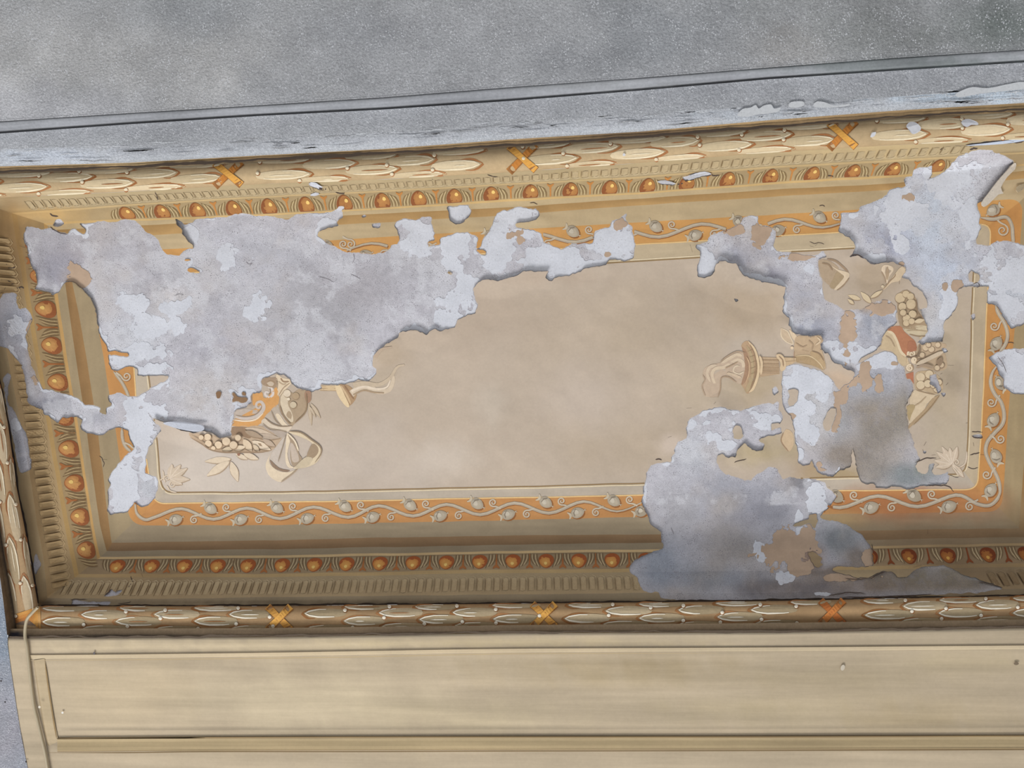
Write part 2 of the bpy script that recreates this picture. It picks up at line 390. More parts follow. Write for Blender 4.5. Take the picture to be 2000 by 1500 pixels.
def samp(G, px, py):
    u = np.clip((np.asarray(px, float) - GX0) / GS, 0, len(gx) - 1.001); v = np.clip((np.asarray(py, float) - GY0) / GS, 0, len(gy) - 1.001)
    i = v.astype(int); j = u.astype(int); fu = u - j; fv = v - i
    return (G[i, j] * (1 - fu) + G[i, j + 1] * fu) * (1 - fv) + (G[i + 1, j] * (1 - fu) + G[i + 1, j + 1] * fu) * fv
hole = lambda px, py: samp(FH, px, py)

# edges where the skin of paint hangs loose and curls towards the floor: (polyline, metres, reach in pixels)
CURLS = [("1400,515 1417,511 1437,516 1445,527 1451,539 1470,545 1490,551 1512,554 1535,561", .030, 24),
    ("944,546 976,548 1004,540 1024,530 1072,530", .016, 14), ("796,646 812,646 832,654 848,642", .018, 14), ("728,696 756,672 776,662", .010, 10),
    ("342,427 346,440 355,447 355,457 362,462", .020, 14), ("1650,460 1667,472 1670,482 1660,501 1675,499 1687,505 1702,517 1725,514", .018, 14),
    ("287,806 310,822 345,837 380,846 400,841 420,850", .016, 12), ("135,549 160,567 177,585 190,620", .012, 10),
    ("1540,635 1555,652 1575,657 1604,656 1612,689", .015, 12), ("1732,380 1737,370 1752,367 1770,364", .010, 10), ("1675,414 1700,397 1722,387", .010, 10),
    ("1975,322 1962,340 1950,355 1937,372 1922,392", .020, 14), ("876,422 880,432 892,437 902,435 915,425", .010, 9), ("872,403 876,418", .008, 8),
    ("1005,437 1032,434 1055,424", .012, 10), ("622,452 650,446 660,440", .010, 9), ("1185,517 1170,522 1140,524", .010, 9),
    ("1255,955 1251,980 1265,1010 1290,1040 1292,1060", .008, 9), ("1237,1095 1260,1084 1295,1072", .007, 8), ("1410,797 1418,800 1427,801", .018, 14),
    ("1660,722 1647,719 1627,707", .010, 9), ("100,445 116,455 132,458", .012, 9), ("1929,699 1945,712 1950,730 1960,742", .010, 10),
    ("1942,595 1957,615 1970,637", .008, 8), ("1841,669 1810,669", .009, 8), ("1454,866 1462,874 1470,879 1482,882", .012, 10), ("1436,893 1440,882 1450,868", .010, 8),
    ("1695,1130 1710,1120 1725,1115", .008, 7), ("1700,1068 1706,1085 1706,1105", .007, 7), ("1785,1115 1800,1107", .006, 6)]
CURL = np.zeros_like(FH)
for s, amp, rad in CURLS:
    amp *= .72; rad = rad * 2.6
    p = pts(s); w = window(p, rad + 6)
    X, Y = GXX[w], GYY[w]; best = np.full(X.shape, 1e9)
    for a, b in zip(p[:-1], p[1:]):
        d = b - a
        t = np.clip(((X - a[0]) * d[0] + (Y - a[1]) * d[1]) / (d @ d), 0, 1)
        best = np.minimum(best, np.hypot(X - a[0] - t * d[0], Y - a[1] - t * d[1]))
    CURL[w] = np.maximum(CURL[w], amp * np.clip(1 - best / rad, 0, 1) ** 1.15 * (1 + .07 * vnoise(X, Y, 14, 3)))
TH = .005                         # thickness of the painted skin
# heights of the bare ceiling, gathered from densely sampled rings
def prof(a, b, t):
    za, zb = ZC - DROP[a], ZC - DROP[b]
    if a == '3y': t = 1 - np.cos(t * math.pi / 2)        # the cove
    if a == 4: t = np.sin(t * math.pi / 2) * .35 + t * .65
    return za + (zb - za) * t
def strip(a, b, rows, step=1):
    """Grid of pixels + heights between ring a and ring b (all four sides in one closed strip)."""
    A = np.vstack([s[:-1] for s in RINGS[a]])[::step]; D = np.vstack([s[:-1] for s in RINGS[b]])[::step]
    side = np.concatenate([np.full(len(s) - 1, i) for i, s in enumerate(RINGS[a])])[::step]
    A = np.vstack([A, A[:1]]); D = np.vstack([D, D[:1]]); side = np.append(side, side[0])
    t = np.linspace(0, 1, rows + 1)[:, None]
    X = A[None, :, 0] * (1 - t) + D[None, :, 0] * t; Y = A[None, :, 1] * (1 - t) + D[None, :, 1] * t
    return X, Y, prof(a, b, t) + 0 * X, side, t + 0 * X
ZMAP = np.full(GXX.shape, np.nan)
for a, b in zip(LEVELS[1:-1], LEVELS[2:]):
    X, Y, Z, _, _ = strip(a, b, 40)
    i = np.round((Y - GY0) / GS).astype(int); j = np.round((X - GX0) / GS).astype(int)
    ok = (i >= 0) & (i < len(gy)) & (j >= 0) & (j < len(gx))
    ZMAP[i[ok], j[ok]] = Z[ok]
for _ in range(4):
    bad = np.isnan(ZMAP)
    st = np.stack([np.roll(ZMAP, s, ax) for s in (1, -1) for ax in (0, 1)])
    with np.errstate(all='ignore'):
        import warnings; warnings.simplefilter('ignore')
        m = np.nanmean(st, 0)
    ZMAP = np.where(bad, m, ZMAP)
inner8 = np.vstack([s[:-1] for s in RINGS[7]])
w = window(inner8, 4)
ins = (sdf(inner8[::4], GXX[w], GYY[w]) > 0).reshape(GXX[w].shape)
ZMAP[w] = np.where(ins, ZC, ZMAP[w])
ZMAP = np.where(np.isnan(ZMAP), ZC - DROP[1], ZMAP)
UND = fbm(GXX, GYY, 70, 21, 3) * .004         # the slightly uneven hand of the plasterer
zbare = lambda px, py: samp(ZMAP, px, py)
zpaint = lambda px, py: samp(ZMAP, px, py) - TH - samp(CURL, px, py) - samp(UND, px, py)

def grid_cut(A, Fv):
    """Marching squares on a grid of vertex attributes A (R, C, k); keeps Fv < 0."""
    R, C, k = A.shape
    neg = Fv < 0
    idx = np.arange(R * C).reshape(R, C)
    q = np.stack([idx[:-1, :-1], idx[:-1, 1:], idx[1:, 1:], idx[1:, :-1]], -1).reshape(-1, 4)
    nq = neg.ravel()[q].sum(1)
    faces = q[nq == 4].tolist()
    V = A.reshape(-1, k); Ff = Fv.ravel()
    extra = []; cut = {}; rim = []
    for cell in q[(nq > 0) & (nq < 4)].tolist():
        poly = []; tagc = []
        for n in range(4):
            a, b = cell[n], cell[(n + 1) % 4]
            if Ff[a] < 0: poly.append(a); tagc.append(0)
            if (Ff[a] < 0) != (Ff[b] < 0):
                e = (a, b) if a < b else (b, a)
                if e not in cut:
                    t = Ff[e[0]] / (Ff[e[0]] - Ff[e[1]])
                    cut[e] = R * C + len(extra)
                    extra.append(V[e[0]] * (1 - t) + V[e[1]] * t)
                poly.append(cut[e]); tagc.append(1 if Ff[a] < 0 else 2)      # 1 leaves the paint, 2 comes back
        if len(poly) > 2: faces.append(poly)
        for n in range(len(poly)):
            if tagc[n] == 1 and tagc[(n + 1) % len(poly)] == 2: rim.append((poly[n], poly[(n + 1) % len(poly)]))
    V = np.vstack([V, np.array(extra)]) if extra else V
    used = np.zeros(len(V), bool)
    for f in faces: used[f] = True
    new = np.cumsum(used) - 1
    return V[used], [[int(new[i]) for i in f] for f in faces], [(int(new[a]), int(new[b])) for a, b in rim]

EDGE_C = lin((176, 164, 146))
def skin(name, X, Y, Z, C, parent, mat=None, th=TH, fv=None, curl=True, edge=None):
    """A thin layer over the bare ceiling with ragged, thick edges round its holes."""
    A = np.concatenate([np.stack([X, Y, Z], -1), C], -1)
    fv = hole(X, Y) if fv is None else fv
    V, faces, rim = grid_cut(A, fv)
    if not len(V): return None
    px, py, z = V[:, 0], V[:, 1], V[:, 2]
    c = samp(CURL, px, py) if curl else 0
    u = samp(UND, px, py)
    top = P(px, py, z - th - c - u)
    vs = [top]; cs = [V[:, 3:6]]
    nf = len(faces); n0 = len(top)
    if rim:
        r = np.array(rim)
        a, b = r[:, 0], r[:, 1]
        low = top - 0
        back = P(px, py, z - u + .001)
        hid = np.where((c if curl else np.zeros(len(px))) > .002, 1, 0)[:, None]
        # where the skin hangs free its back edge hangs too
        back = np.where(hid, top + np.array([0, 0, th * 1.0]), back)
        m = len(r)
        vs += [low[a], low[b], back[b], back[a]]
        ec = np.broadcast_to(edge if edge is not None else EDGE_C, (4 * m, 3))
        cs.append(ec)
        for k in range(m): faces.append((n0 + k, n0 + m + k, n0 + 2 * m + k, n0 + 3 * m + k))
    return make(name, np.vstack(vs), faces, np.vstack(cs), mat or M_PAINT, parent, smooth=nf)

def mix(c, x, y, blobs, noise=.35):
    """Local stains and patches of lighter or darker tone: (x, y, rx, ry, rgb, strength)."""
    for k, (bx, by, rx, ry, rgb, st) in enumerate(blobs):
        d = np.hypot((x - bx) / rx, (y - by) / ry) + fbm(x, y, min(rx, ry) * .9 + 6, k + 31, 3) * noise
        m = (np.clip(1.35 - d, 0, 1) ** 1.5 * st)[..., None]
        m = np.clip(m, 0, 1)
        c = c * (1 - m) + lin(rgb) * m
    return c

# ------------------------------------------------------------------ ceiling: the bare plaster
BASE_BLOBS = [(300, 520, 200, 90, (186, 184, 190), .7), (120, 520, 60, 60, (160, 158, 168), .9), (160, 490, 50, 30, (172, 166, 170), .6), (500, 500, 120, 60, (190, 190, 197), .7),
    (330, 590, 70, 45, (206, 202, 202), .8), (270, 660, 70, 50, (204, 206, 212), .8), (490, 600, 70, 60, (202, 201, 206), .8), (620, 600, 120, 80, (172, 170, 174), .8),
    (700, 560, 90, 60, (174, 170, 174), .7), (590, 690, 110, 60, (190, 188, 194), .8), (420, 690, 90, 60, (180, 178, 186), .7), (420, 770, 90, 70, (194, 189, 188), .8),
    (150, 545, 30, 25, (190, 170, 152), .6), (600, 740, 90, 30, (196, 196, 202), .7), (800, 500, 100, 40, (180, 178, 182), .6), (440, 460, 120, 40, (196, 196, 204), .7),
    (230, 480, 60, 40, (188, 186, 192), .7), (20, 640, 50, 60, (176, 178, 188), .9), (70, 690, 22, 60, (170, 152, 136), .8), (100, 790, 60, 22, (150, 150, 160), .9),
    (180, 815, 50, 20, (170, 170, 178), .8), (290, 950, 25, 30, (184, 186, 192), .8), (40, 880, 20, 60, (164, 166, 176), .9),
    (1440, 500, 60, 30, (168, 168, 178), .9), (1500, 535, 40, 18, (150, 148, 158), .8), (1560, 590, 45, 60, (172, 174, 186), .9), (1590, 640, 50, 40, (170, 173, 186), .9),
    (1710, 640, 45, 45, (152, 156, 168), .9), (1620, 565, 20, 30, (186, 182, 180), .6), (1470, 455, 22, 20, (190, 180, 170), .6), (1700, 597, 40, 16, (176, 158, 140), .9), (1655, 640, 14, 45, (186, 164, 146), .9),
    (1800, 420, 140, 110, (200, 206, 217), .95), (1740, 480, 60, 40, (172, 174, 190), .8), (1840, 540, 70, 80, (192, 199, 213), .9), (1815, 620, 40, 50, (178, 178, 178), .8), (1975, 560, 60, 60, (196, 200, 208), .9), (1830, 655, 20, 16, (172, 176, 186), .8), (2000, 725, 60, 40, (200, 204, 214), .9),
    (1590, 800, 60, 90, (184, 184, 186), .8), (1700, 760, 70, 60, (166, 168, 176), .85), (1640, 820, 30, 60, (170, 172, 176), .7), (1715, 850, 85, 90, (150, 142, 134), 1.0), (1690, 905, 75, 60, (147, 140, 134), 1.0), (1780, 930, 70, 30, (138, 144, 146), .9),
    (1765, 800, 26, 70, (150, 142, 132), .9), (1640, 890, 60, 40, (148, 136, 124), .8), (1700, 800, 60, 30, (160, 148, 134), .6), (1800, 917, 25, 18, (128, 140, 128), .7),
    (1350, 880, 50, 50, (184, 186, 192), .8), (1400, 960, 120, 60, (168, 168, 176), .9), (1330, 1000, 60, 60, (178, 176, 180), .8), (1450, 1000, 90, 50, (152, 152, 162), .85), (1420, 985, 40, 30, (180, 172, 166), .6), (1510, 990, 60, 50, (138, 138, 146), .9), (1560, 940, 40, 30, (122, 120, 124), .8),
    (1290, 1110, 60, 60, (158, 164, 176), .9), (1380, 1130, 100, 40, (142, 146, 154), .95), (1440, 1080, 80, 40, (148, 142, 138), .8), (1420, 1040, 60, 40, (170, 164, 162), .7), (1500, 1145, 80, 30, (116, 118, 126), .9), (1600, 1150, 120, 22, (128, 118, 112), .9),
    (1600, 990, 30, 30, (170, 172, 176), .8), (1640, 1050, 50, 40, (138, 142, 146), .9), (1680, 1090, 40, 30, (130, 120, 112), .9), (1620, 1120, 60, 24, (130, 118, 110), .9),
    (1700, 1132, 170, 36, (136, 124, 114), 1.1), (1850, 1130, 130, 34, (140, 131, 117), 1.1), (1560, 1152, 130, 20, (122, 117, 119), 1.0), (1900, 1128, 22, 10, (152, 156, 164), .8), (1880, 1140, 60, 16, (134, 126, 114), .9), (1580, 1085, 35, 30, (150, 122, 100), .8)]
def base_colour(X, Y):
    c = np.broadcast_to(lin((190, 188, 194)), X.shape + (3,))
    c = mix(c, X, Y, BASE_BLOBS, .28)
    cl = fbm(X, Y, 55, 3, 5, .62)
    c = c * (1 + .13 * cl + .07 * fbm(X, Y, 16, 14, 3, .7) + .05 * vnoise(X, Y, 5, 8))[..., None]
    pw = np.clip((fbm(X, Y, 62, 51, 6, .66) - .02) * 7, 0, 1) * np.where(Y > 985, 0, 1) * np.where((X > 1640) & (X < 1800) & (Y > 720), 0, .55)
    c = c * (1 - pw[..., None]) + lin((207, 207, 212)) * pw[..., None]
    dk = np.clip((fbm(X, Y, 40, 57, 6, .7) - .16) * 5, 0, 1) * .3
    c = c * (1 - dk[..., None]) + lin((158, 155, 161)) * dk[..., None]
    warm = np.clip(fbm(X, Y, 70, 44, 4) * 1.6 - .1, 0, 1)[..., None] * .35
    return c * (1 - warm) + lin((188, 176, 166)) * warm
vs, fs, cs = [], [], []
def add_grid(X, Y, Z, C):
    n0 = sum(len(v) for v in vs); R, Cn = X.shape
    vs.append(P(X, Y, Z).reshape(-1, 3)); cs.append(C.reshape(-1, 3))
    i = np.arange(R * Cn).reshape(R, Cn) + n0
    fs.extend(np.stack([i[:-1, :-1], i[:-1, 1:], i[1:, 1:], i[1:, :-1]], -1).reshape(-1, 4).tolist())
def coons(k, step=1):
    t, r, b, l = RINGS[k]; b = b[::-1]; l = l[::-1]
    t, b, r, l = t[::step], b[::step], r[::step], l[::step]
    u = np.linspace(0, 1, len(t))[None, :, None]; v = np.linspace(0, 1, len(l))[:, None, None]
    S = (1 - v) * t[None] + v * b[None] + (1 - u) * l[:, None] + u * r[:, None]
    S = S - ((1 - u) * (1 - v) * t[0] + u * (1 - v) * t[-1] + (1 - u) * v * b[0] + u * v * b[-1])
    return S[..., 0], S[..., 1]
X, Y = coons(8, 1)
add_grid(X, Y, ZC - samp(UND, X, Y) + .0012 * fbm(X, Y, 16, 40, 3), base_colour(X, Y))
for a, b in zip(LEVELS[1:-1], LEVELS[2:]):
    r = 2 if a in ('4y', 3, 5, 2) else 10
    X, Y, Z, _, _ = strip(a, b, r, 1)
    add_grid(X, Y, Z - samp(UND, X, Y), base_colour(X, Y))
ceiling = make('ceiling', np.vstack(vs), fs, np.vstack(cs), M_BASE, None, smooth=True)
tag(ceiling, 'recessed painted plaster ceiling with large patches of bare grey plaster showing', 'ceiling', 'structure')

# ------------------------------------------------------------------ ceiling: the painted skin, band by band
PANEL_BLOBS = [(427, 771, 13, 14, (138, 108, 80), 1.6), (468, 777, 26, 18, (144, 114, 84), 1.6), (430, 920, 260, 120, (206, 193, 177), .9), (700, 900, 240, 100, (200, 185, 168), .7), (1000, 850, 300, 120, (190, 173, 152), .7), (950, 620, 200, 90, (190, 171, 149), .7), (1250, 650, 200, 120, (186, 168, 144), .8),
    (1150, 780, 90, 60, (198, 182, 164), .6), (1450, 600, 120, 60, (178, 158, 132), .7), (1450, 680, 40, 30, (190, 176, 158), .5), (1380, 760, 100, 60, (196, 178, 152), .7), (1250, 880, 180, 70, (184, 166, 142), .7),
    (960, 790, 36, 50, (206, 192, 172), .45), (860, 900, 90, 50, (204, 190, 172), .6), (1480, 760, 60, 50, (184, 164, 132), .7), (1850, 740, 50, 200, (186, 168, 140), .8), (1860, 850, 60, 60, (190, 174, 148), .8),
    (1860, 740, 30, 30, (160, 144, 122), .6), (1720, 545, 60, 40, (176, 156, 130), .8), (1590, 900, 60, 60, (178, 152, 118), .8), (1480, 880, 90, 40, (182, 164, 128), .8), (1310, 870, 34, 24, (208, 190, 170), .9),
    (1640, 930, 60, 24, (172, 150, 112), .8), (1640, 745, 40, 30, (198, 172, 144), .7), (1570, 740, 40, 20, (190, 166, 132), .6), (760, 690, 60, 40, (186, 166, 140), .7), (1080, 540, 120, 20, (190, 170, 148), .5), (740, 740, 50, 20, (192, 174, 148), .5)]
X, Y = coons(9)
C = mix(np.broadcast_to(lin((192, 175, 154)), X.shape + (3,)), X, Y, PANEL_BLOBS, .5) * np.array([.985, .995, 1.04])
C = C * (1 + .06 * fbm(X, Y, 90, 60, 4)[..., None])
panel = skin('painted_panel', X, Y, np.full(X.shape, ZC), C, ceiling)

#            top              right            bottom           left
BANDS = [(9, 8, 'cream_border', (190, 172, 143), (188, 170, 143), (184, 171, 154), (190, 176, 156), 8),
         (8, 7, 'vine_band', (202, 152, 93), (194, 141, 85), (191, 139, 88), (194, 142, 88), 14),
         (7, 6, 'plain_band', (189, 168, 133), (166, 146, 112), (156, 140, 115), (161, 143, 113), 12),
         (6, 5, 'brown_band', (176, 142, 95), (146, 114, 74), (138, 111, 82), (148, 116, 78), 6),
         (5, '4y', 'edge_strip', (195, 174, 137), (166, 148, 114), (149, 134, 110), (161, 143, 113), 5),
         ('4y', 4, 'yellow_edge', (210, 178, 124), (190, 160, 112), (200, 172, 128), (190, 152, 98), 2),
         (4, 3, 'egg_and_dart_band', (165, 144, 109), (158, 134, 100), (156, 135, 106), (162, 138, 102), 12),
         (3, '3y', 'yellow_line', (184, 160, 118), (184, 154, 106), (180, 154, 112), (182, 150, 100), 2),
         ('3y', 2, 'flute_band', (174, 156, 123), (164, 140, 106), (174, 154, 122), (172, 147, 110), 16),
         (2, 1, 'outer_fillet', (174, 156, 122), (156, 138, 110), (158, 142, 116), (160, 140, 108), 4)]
BAND_BLOBS = [(1780, 985, 190, 40, (172, 112, 74), .8), (1820, 1060, 200, 70, (138, 114, 86), .55), (1900, 1120, 120, 60, (126, 106, 82), .7), (1985, 1010, 40, 60, (150, 130, 100), .6),
    (20, 470, 60, 120, (140, 110, 72), .7), (25, 540, 40, 60, (118, 94, 64), .5), (100, 420, 90, 24, (196, 160, 104), .6), (1130, 345, 60, 14, (186, 166, 122), .5), (70, 960, 24, 120, (150, 126, 92), .5), (320, 1130, 160, 40, (150, 124, 90), .5),
    (1700, 290, 160, 24, (206, 182, 136), .6), (1960, 320, 40, 26, (160, 138, 104), .7), (1640, 1015, 50, 20, (176, 148, 104), .6), (90, 1180, 20, 12, (96, 84, 70), .8), (1000, 1176, 900, 5, (100, 86, 70), .6), (880, 450, 120, 14, (178, 150, 106), .3)]
PARTS = {}
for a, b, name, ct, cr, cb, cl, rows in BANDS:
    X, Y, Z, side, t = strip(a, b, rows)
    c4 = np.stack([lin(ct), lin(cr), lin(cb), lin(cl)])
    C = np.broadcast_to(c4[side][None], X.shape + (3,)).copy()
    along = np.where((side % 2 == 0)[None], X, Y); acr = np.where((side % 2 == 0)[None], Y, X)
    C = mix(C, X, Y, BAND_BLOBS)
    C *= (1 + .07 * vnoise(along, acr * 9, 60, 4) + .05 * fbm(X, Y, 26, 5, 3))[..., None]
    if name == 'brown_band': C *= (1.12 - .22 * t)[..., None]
    if name == 'egg_and_dart_band': C *= (1 - .34 * np.clip(1 - t * 6, 0, 1) * (side[None] == 2))[..., None]  # shadow painted into the colour along the bottom band's inner edge
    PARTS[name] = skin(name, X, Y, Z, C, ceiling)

# ------------------------------------------------------------------ lime skim and old undercoat left on the bare plaster
def blob_field(blobs, X, Y, k, amp=.42, s=22):
    f = np.full(X.shape, -9.0)
    for bx, by, rx, ry in blobs:
        f = np.maximum(f, 1 - np.hypot((X - bx) / rx, (Y - by) / ry))
    return f * .8 - .06 + fbm(X, Y, s, k, 5, .72) * amp
def layer(name, blobs, k, th, colour, jitter, amp=.42, s=22, mat=None, rim=0):
    XX, YY = np.meshgrid(np.arange(-90, 2100, 2.5), np.arange(280, 1180, 2.5))
    f = blob_field(blobs, XX, YY, k, amp, s) * 30
    if rim: f = np.maximum(f, (rim - hole(XX, YY)) + fbm(XX, YY, 60, k + 5, 5, .7) * 26 - 60 * ((XX > 1640) & (XX < 1880) & (YY > 700)) - 60 * (YY > 990))
    f = np.minimum(f, hole(XX, YY) - 1.2)
    C = np.broadcast_to(lin(colour), XX.shape + (3,)) * (1 + jitter * fbm(XX, YY, 30, k + 2, 4))[..., None]
    o = skin(name, XX, YY, zbare(XX, YY), C, ceiling, mat or M_SKIM, th, -f, curl=False, edge=lin(colour) * .8)
    me = o.data; par = list(range(len(me.vertices)))
    def find(a):
        while par[a] != a: par[a] = par[par[a]]; a = par[a]
        return a
    vc = np.empty(len(me.vertices) * 3); me.vertices.foreach_get('co', vc); vc = vc.reshape(-1, 3)
    cl_ = np.empty(len(me.vertices) * 4, np.float32); me.color_attributes['Col'].data.foreach_get('color', cl_); cl_ = cl_.reshape(-1, 4)
    seen = {}
    for i, c3 in enumerate(map(tuple, np.round(vc, 6).tolist())):          # the rim's own vertices lie on the face's
        if c3 in seen: par[find(i)] = find(seen[c3])
        else: seen[c3] = i
    polys = [tuple(p.vertices) for p in me.polygons]
    for p in polys:
        a = find(p[0])
        for v in p[1:]: par[find(v)] = a
    groups = {}
    for p in polys: groups.setdefault(find(p[0]), []).append(p)
    bpy.data.objects.remove(o)
    rest = []
    def emit(nm, fs_):
        u = sorted({v for p in fs_ for v in p}); ix = {v: n for n, v in enumerate(u)}
        return make(nm, vc[u], [tuple(ix[v] for v in p) for p in fs_], cl_[u, :3], mat or M_SKIM, ceiling)
    for fs_ in sorted(groups.values(), key=len, reverse=True):
        if len(fs_) > 40: emit(name, fs_)
        else: rest += fs_
    if rest: emit(name + '_crumbs', rest)['kind'] = 'stuff'

layer('lime_skim', [(960, 480, 60, 50), (1080, 505, 90, 28), (1190, 480, 55, 40), (1010, 420, 40, 18), (900, 560, 34, 50), (905, 470, 50, 24), (880, 626, 34, 20), (815, 470, 30, 40), (810, 440, 30, 20),
    (235, 700, 36, 30), (300, 720, 40, 22), (310, 640, 60, 30), (290, 690, 50, 26), (340, 600, 40, 18), (270, 830, 40, 40), (300, 800, 34, 20), (240, 960, 26, 44), (250, 790, 30, 22), (260, 590, 30, 22), (375, 460, 24, 24), (440, 500, 40, 26), (500, 610, 34, 26), (640, 440, 22, 18),
    (897, 418, 22, 20), (350, 832, 44, 8), (1376, 520, 18, 26), (1368, 490, 14, 18), (1582, 525, 12, 14), (1650, 694, 44, 30), (1700, 700, 40, 20), (1570, 745, 44, 40), (1560, 800, 30, 50), (1580, 850, 24, 30), (1395, 852, 26, 18), (1430, 838, 18, 10), (1380, 825, 22, 14),
    (1560, 890, 14, 18), (1740, 700, 20, 16), (1980, 530, 60, 50), (1960, 600, 40, 30), (2000, 722, 70, 46), (1860, 600, 20, 30), (1710, 505, 24, 12), (1760, 480, 16, 16), (1900, 430, 20, 60), (1760, 400, 50, 40), (1850, 360, 70, 40), (1590, 965, 22, 28), (1596, 990, 16, 14), (1535, 1130, 18, 12), (1490, 1080, 16, 20), (1560, 1030, 8, 30),
    (1420, 870, 26, 12), (1350, 830, 16, 10), (1500, 820, 34, 20), (1610, 1160, 20, 4), (30, 640, 26, 22), (30, 830, 12, 12), (60, 1105, 12, 16)],
    70, .0009, (207, 209, 216), .09, 1.15, 46, None, 1)
layer('old_undercoat', [(1528, 1082, 44, 40), (1560, 1110, 30, 16), (1500, 1075, 16, 20), (1590, 1065, 22, 18), (1580, 1045, 16, 20), (1655, 645, 16, 46), (1720, 600, 34, 14), (1735, 585, 30, 8), (1665, 745, 14, 12), (1650, 775, 10, 24), (1635, 810, 9, 34), (1628, 830, 8, 20), (1690, 740, 10, 30), (1718, 750, 8, 20),
    (1480, 455, 20, 22), (1440, 450, 22, 12), (1570, 502, 40, 6), (1000, 460, 16, 12), (1012, 470, 12, 10), (1205, 438, 14, 16), (150, 540, 18, 26), (70, 690, 10, 40), (64, 640, 12, 16), (1186, 498, 6, 5), (1870, 560, 10, 10), (1760, 521, 10, 8), (1845, 560, 6, 8), (1775, 385, 12, 8),
    (1540, 815, 10, 10), (1700, 1090, 12, 20), (1610, 918, 18, 6), (1745, 710, 20, 6), (1620, 725, 20, 10), (1668, 925, 8, 16), (1602, 906, 12, 8), (1650, 1128, 60, 6)],
    90, .0014, (184, 160, 138), .16, 1.15, 34, M_PAINT)

# ------------------------------------------------------------------ brushwork: every painted motif is its own piece of slightly raised paint
def flat_map(px, py, lift):
    return P(px, py, zpaint(px, py) - lift)
class Brush:
    def __init__(self, mapf=flat_map, cut=True):
        self.v, self.f, self.c = [], [], []
        self.mapf, self.cut, self.n, self.lv = mapf, cut, 0, 0
    fade = 0
    def _put(self, p, col, lift, faces):
        p = np.asarray(p, float)
        self.v.append(self.mapf(p[:, 0], p[:, 1], np.broadcast_to(lift, (len(p),))))
        col = np.broadcast_to(np.asarray(col), (len(p), 3))
        if Brush.fade: col = (col * (1 - Brush.fade) + lin((194, 177, 156)) * Brush.fade) * np.array([1.0, .99, 1.08])
        self.c.append(col)
        self.f += [tuple(i + self.n for i in f) for f in faces]
        self.n += len(p)
    def poly(self, p, rgb, lift=None, smooth=3, dome=0, rgb2=None):
        """Filled outline; dome swells its middle, rgb2 tints its middle."""
        if lift is None: self.lv += 1; lift = .0004 + .0003 * self.lv
        p = np.asarray(p, float)
        if smooth: p = catmull(p, True, smooth)
        c = lin(rgb)
        if self.cut:
            h = hole(p[:, 0], p[:, 1])
            if (h > -1.5).any():
                m = p.mean(0); tris = [(m, p[i], p[(i + 1) % len(p)]) for i in range(len(p))]
                for _ in range(3):
                    out = []
                    for a, b, d in tris:
                        if max(np.abs(a - b).max(), np.abs(b - d).max(), np.abs(a - d).max()) < 3.2: out.append((a, b, d)); continue
                        ab, bd, da = (a + b) / 2, (b + d) / 2, (a + d) / 2
                        out += [(a, ab, da), (ab, b, bd), (da, bd, d), (ab, bd, da)]
                    tris = out
                ctr = np.array([(a + b + d) / 3 for a, b, d in tris])
                keep = hole(ctr[:, 0], ctr[:, 1]) < -.6
                tris = [t for t, k in zip(tris, keep) if k]
                if tris:
                    q = np.array(tris).reshape(-1, 2)
                    self._put(q, c, lift, [(3 * i, 3 * i + 1, 3 * i + 2) for i in range(len(tris))])
                return
        if dome or rgb2 is not None:
            m = p.mean(0); r1 = m + (p - m) * .6
            q = np.vstack([p, r1, m[None]]); n = len(p)
            c2 = lin(rgb2) if rgb2 is not None else c
            col = np.vstack([np.tile(c, (n, 1)), np.tile(c * .4 + c2 * .6, (n, 1)), c2[None]])
            lf = np.concatenate([np.full(n, lift), np.full(n, lift + dome * .75), [lift + dome]])
            self._put(q, col, lf, [(i, (i + 1) % n, n + (i + 1) % n, n + i) for i in range(n)] + [(n + i, n + (i + 1) % n, 2 * n) for i in range(n)])
        else:
            self._put(p, c, lift, [tuple(range(len(p)))])
    def stroke(self, p, w, rgb, lift=None, n=4, taper=True):
        if lift is None: self.lv += 1; lift = .0004 + .0003 * self.lv
        p = catmull(p, False, n) if n else np.asarray(p, float)
        d = np.gradient(p, axis=0); L = np.hypot(d[:, 0], d[:, 1]) + 1e-9
        nrm = np.stack([-d[:, 1] / L, d[:, 0] / L], 1)
        t = np.linspace(0, 1, len(p))
        ww = np.interp(t, np.linspace(0, 1, len(w)), w) if hasattr(w, '__len__') else w * (np.minimum(1, np.minimum(t, 1 - t) * 6 + .25) if taper else np.ones_like(t))
        a = p + nrm * (ww / 2)[:, None]; b = p - nrm * (ww / 2)[:, None]
        ok = np.ones(len(p) - 1, bool)
        if self.cut:
            m = (p[:-1] + p[1:]) / 2; ok = hole(m[:, 0], m[:, 1]) < -.8
        m = len(p)
        fc = [(i, i + 1, m + i + 1, m + i) for i in range(m - 1) if ok[i]]
        if fc: self._put(np.vstack([a, b]), lin(rgb), lift, fc)
    def ell(self, x, y, rx, ry, rgb, rot=0, lift=None, n=12, dome=0, rgb2=None):
        t = np.linspace(0, 2 * math.pi, n, endpoint=False)
        q = np.stack([np.cos(t) * rx, np.sin(t) * ry], 1); c, s = math.cos(rot), math.sin(rot)
        self.poly(q @ np.array([[c, s], [-s, c]]) + (x, y), rgb, lift, 0, dome, rgb2)
    def lens(self, a, b, w, rgb, lift=None, dome=0, rgb2=None):
        a, b = np.array(a, float), np.array(b, float); d = b - a; nn = np.array([-d[1], d[0]]) / (np.hypot(*d) + 1e-9) * w / 2
        self.poly([a, a + d * .25 + nn * .8, a + d * .55 + nn, a + d * .85 + nn * .45, b, a + d * .85 - nn * .45, a + d * .55 - nn, a + d * .25 - nn * .8], rgb, lift, 2, dome, rgb2)
